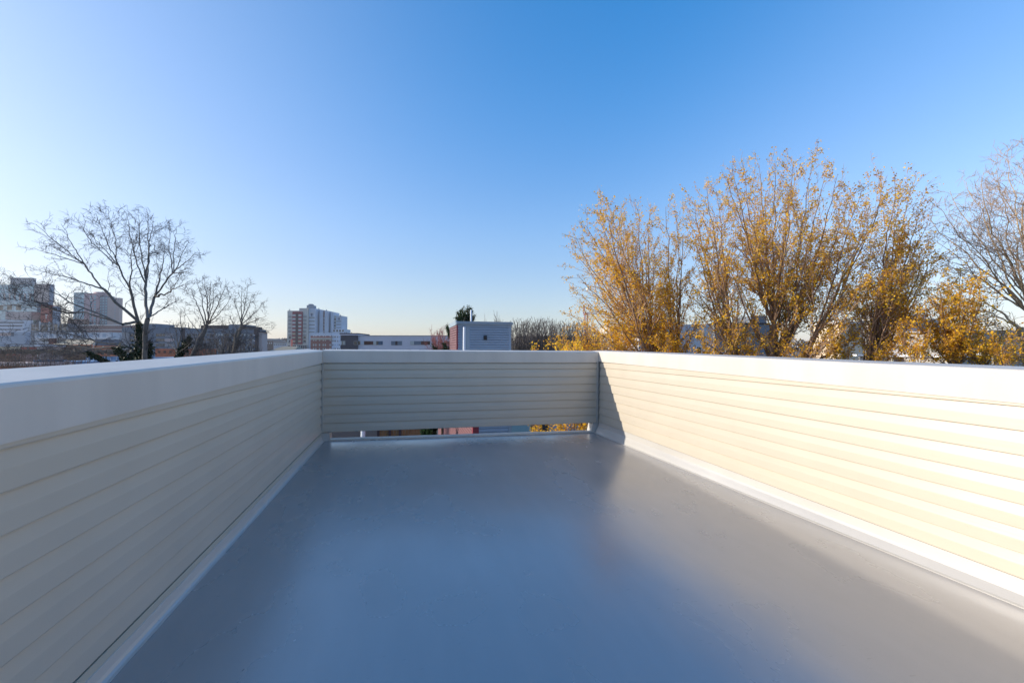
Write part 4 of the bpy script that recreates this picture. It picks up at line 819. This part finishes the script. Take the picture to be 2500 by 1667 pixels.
# small yellow saplings low along the parapet, and the shoots seen below the panel
def sap(label, px, D, tips, seed, by=905, g='yellow leaved saplings'):
    limb_tree('yellow_sapling', label, 'sapling', D, (px, 1000), (px, by), tips, dict(YL, levels=2, dens=[5, 5, 3], leaf_step=.016), seed, YM, g, rt0=.05, ydev=.5, leafsz=.06)
sap('slim yellow sapling shoot in front of the dark roof line', 1385, 16, [(1372, 812), (1366, 822), (1384, 836), (1380, 850), (1390, 855)], 111)
sap('bushy yellow sapling left of the yellow tree row', 1425, 15.5, [(1403, 820), (1412, 800), (1420, 812), (1432, 790), (1445, 808), (1458, 822), (1440, 835), (1410, 845), (1470, 840)], 112)
sap('yellow sapling low beyond the end of the right parapet corner', 1520, 14, [(1490, 800), (1510, 815), (1530, 808), (1550, 825), (1500, 838), (1540, 845), (1575, 840)], 113)
sap('yellow sapling at the foot of the middle tree', 1740, 13, [(1700, 850), (1720, 835), (1745, 842), (1765, 830), (1780, 850), (1725, 862)], 114)
sap('yellow sapling between the middle and right leaning trees', 1960, 12.5, [(1900, 850), (1930, 835), (1955, 845), (1985, 830), (2010, 850), (2030, 860), (1880, 862)], 215)
sap('dense yellow sapling at the foot of the right leaning tree', 2160, 12, [(2110, 860), (2130, 845), (2155, 850), (2180, 838), (2205, 852), (2225, 865)], 116)
sap('yellow sapling filling the gap left of the middle tree trunk', 1650, 13.5, [(1600, 820), (1625, 800), (1650, 790), (1675, 805), (1700, 800), (1640, 835), (1680, 840), (1615, 848)], 121)
sap('yellow sapling in front of the blue grey block', 1820, 13, [(1770, 820), (1795, 805), (1820, 815), (1845, 800), (1860, 825), (1800, 842), (1840, 846), (1780, 850)], 122)
sap('yellow sapling in front of the cream lit house', 2050, 12.5, [(2000, 810), (2025, 795), (2050, 800), (2075, 790), (2095, 815), (2030, 840), (2070, 842)], 123)
sap('yellow sapling filling the space before the hazy tower block', 2240, 11.5, [(2190, 810), (2215, 790), (2240, 800), (2265, 785), (2225, 840), (2255, 845)], 124)
sap('yellow sapling under the golden limbs at the frame edge', 2450, 11, [(2400, 830), (2430, 815), (2455, 825), (2480, 812), (2495, 840), (2440, 855), (2470, 865)], 125)
sap('yellow shoots showing at the right end of the gap under the panel', 1400, 9.5, [(1345, 1040), (1360, 1030), (1375, 1036), (1392, 1028), (1410, 1030), (1430, 1036), (1440, 1028), (1380, 1046), (1420, 1046)], 117, by=1085)
sap('small yellow leaved clump in front of the neighbour window', 1308, 10.5, [(1300, 1040), (1306, 1034), (1314, 1036), (1320, 1040), (1310, 1048)], 118, by=1075)
# ---- bare golden lit tree at the right edge
D1 = (2545, 790); D2 = (2490, 800)
GB = dict(BARE, levels=4, dens=[2.2, 3.0, 3.6, 4.0], rmin=.005, limb_r=.28, up=.08, len=[.40, .46, .5, .5])
limb_tree('bare_tree', 'large bare tree with pale golden lit limbs at the right frame edge', 'tree', 12.5, (2560, 1040), (2550, 900),
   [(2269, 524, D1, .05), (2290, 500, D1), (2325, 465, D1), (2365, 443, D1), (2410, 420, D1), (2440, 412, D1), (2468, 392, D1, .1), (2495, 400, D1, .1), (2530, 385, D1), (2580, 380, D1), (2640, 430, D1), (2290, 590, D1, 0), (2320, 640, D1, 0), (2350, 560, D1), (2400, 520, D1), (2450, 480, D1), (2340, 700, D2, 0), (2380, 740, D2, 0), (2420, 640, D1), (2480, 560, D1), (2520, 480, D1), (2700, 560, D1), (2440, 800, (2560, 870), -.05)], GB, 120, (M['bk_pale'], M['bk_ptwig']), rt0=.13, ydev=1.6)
# far wooded skyline
def treeline(label, D, x0, x1, ytop, n, seed, m_):
    rng = np.random.default_rng(seed); xs_ = rng.uniform(x0, x1, n); hh = rng.uniform(0, 1, n)**1.4
    bump_ = 3*np.sin(xs_*.09+seed)+2*np.sin(xs_*.23)
    P = np.array([W(x, 858-(858-(ytop+b_))*h_, D+rng.uniform(-4, 4)) for x, h_, b_ in zip(xs_, hh, bump_)])
    V, Fc = leaves(P, D*.006, rng, .5, .8); o_ = mesh('treeline', V, Fc, m_); tag(o_, label, 'treeline', kind='stuff')
M['far'] = pm('far_wood', (.10, .085, .085)); M['far2'] = pm('near_bare_wood', (.09, .07, .06))
treeline('hazy bare woodland on the skyline left of the white tower', 500, 600, 705, 831, 2500, 5, M['far'])
treeline('bare woodland on the skyline behind the yellow trees', 300, 1240, 2500, 832, 14000, 6, M['far'])
treeline('brown undergrowth between the houses at the far left', 130, -60, 330, 862, 5000, 7, M['far2'])

# ---- the air itself: city haze around the whole scene
hm = bpy.data.materials.new('haze_air'); hm.use_nodes = True; hn = hm.node_tree; hn.nodes.clear()
ho = hn.nodes.new('ShaderNodeOutputMaterial'); hv = hn.nodes.new('ShaderNodeVolumePrincipled'); hv.inputs['Color'].default_value = (.88, .93, 1, 1); hv.inputs['Density'].default_value = .0002; hv.inputs['Anisotropy'].default_value = .35
hn.links.new(hv.outputs[0], ho.inputs['Volume'])
o = MB().box(-780, 780, -780, 780, -1.0, 75).build('haze', hm); tag(o, kind='stuff'); o['label'] = 'thin city haze over the whole scene'
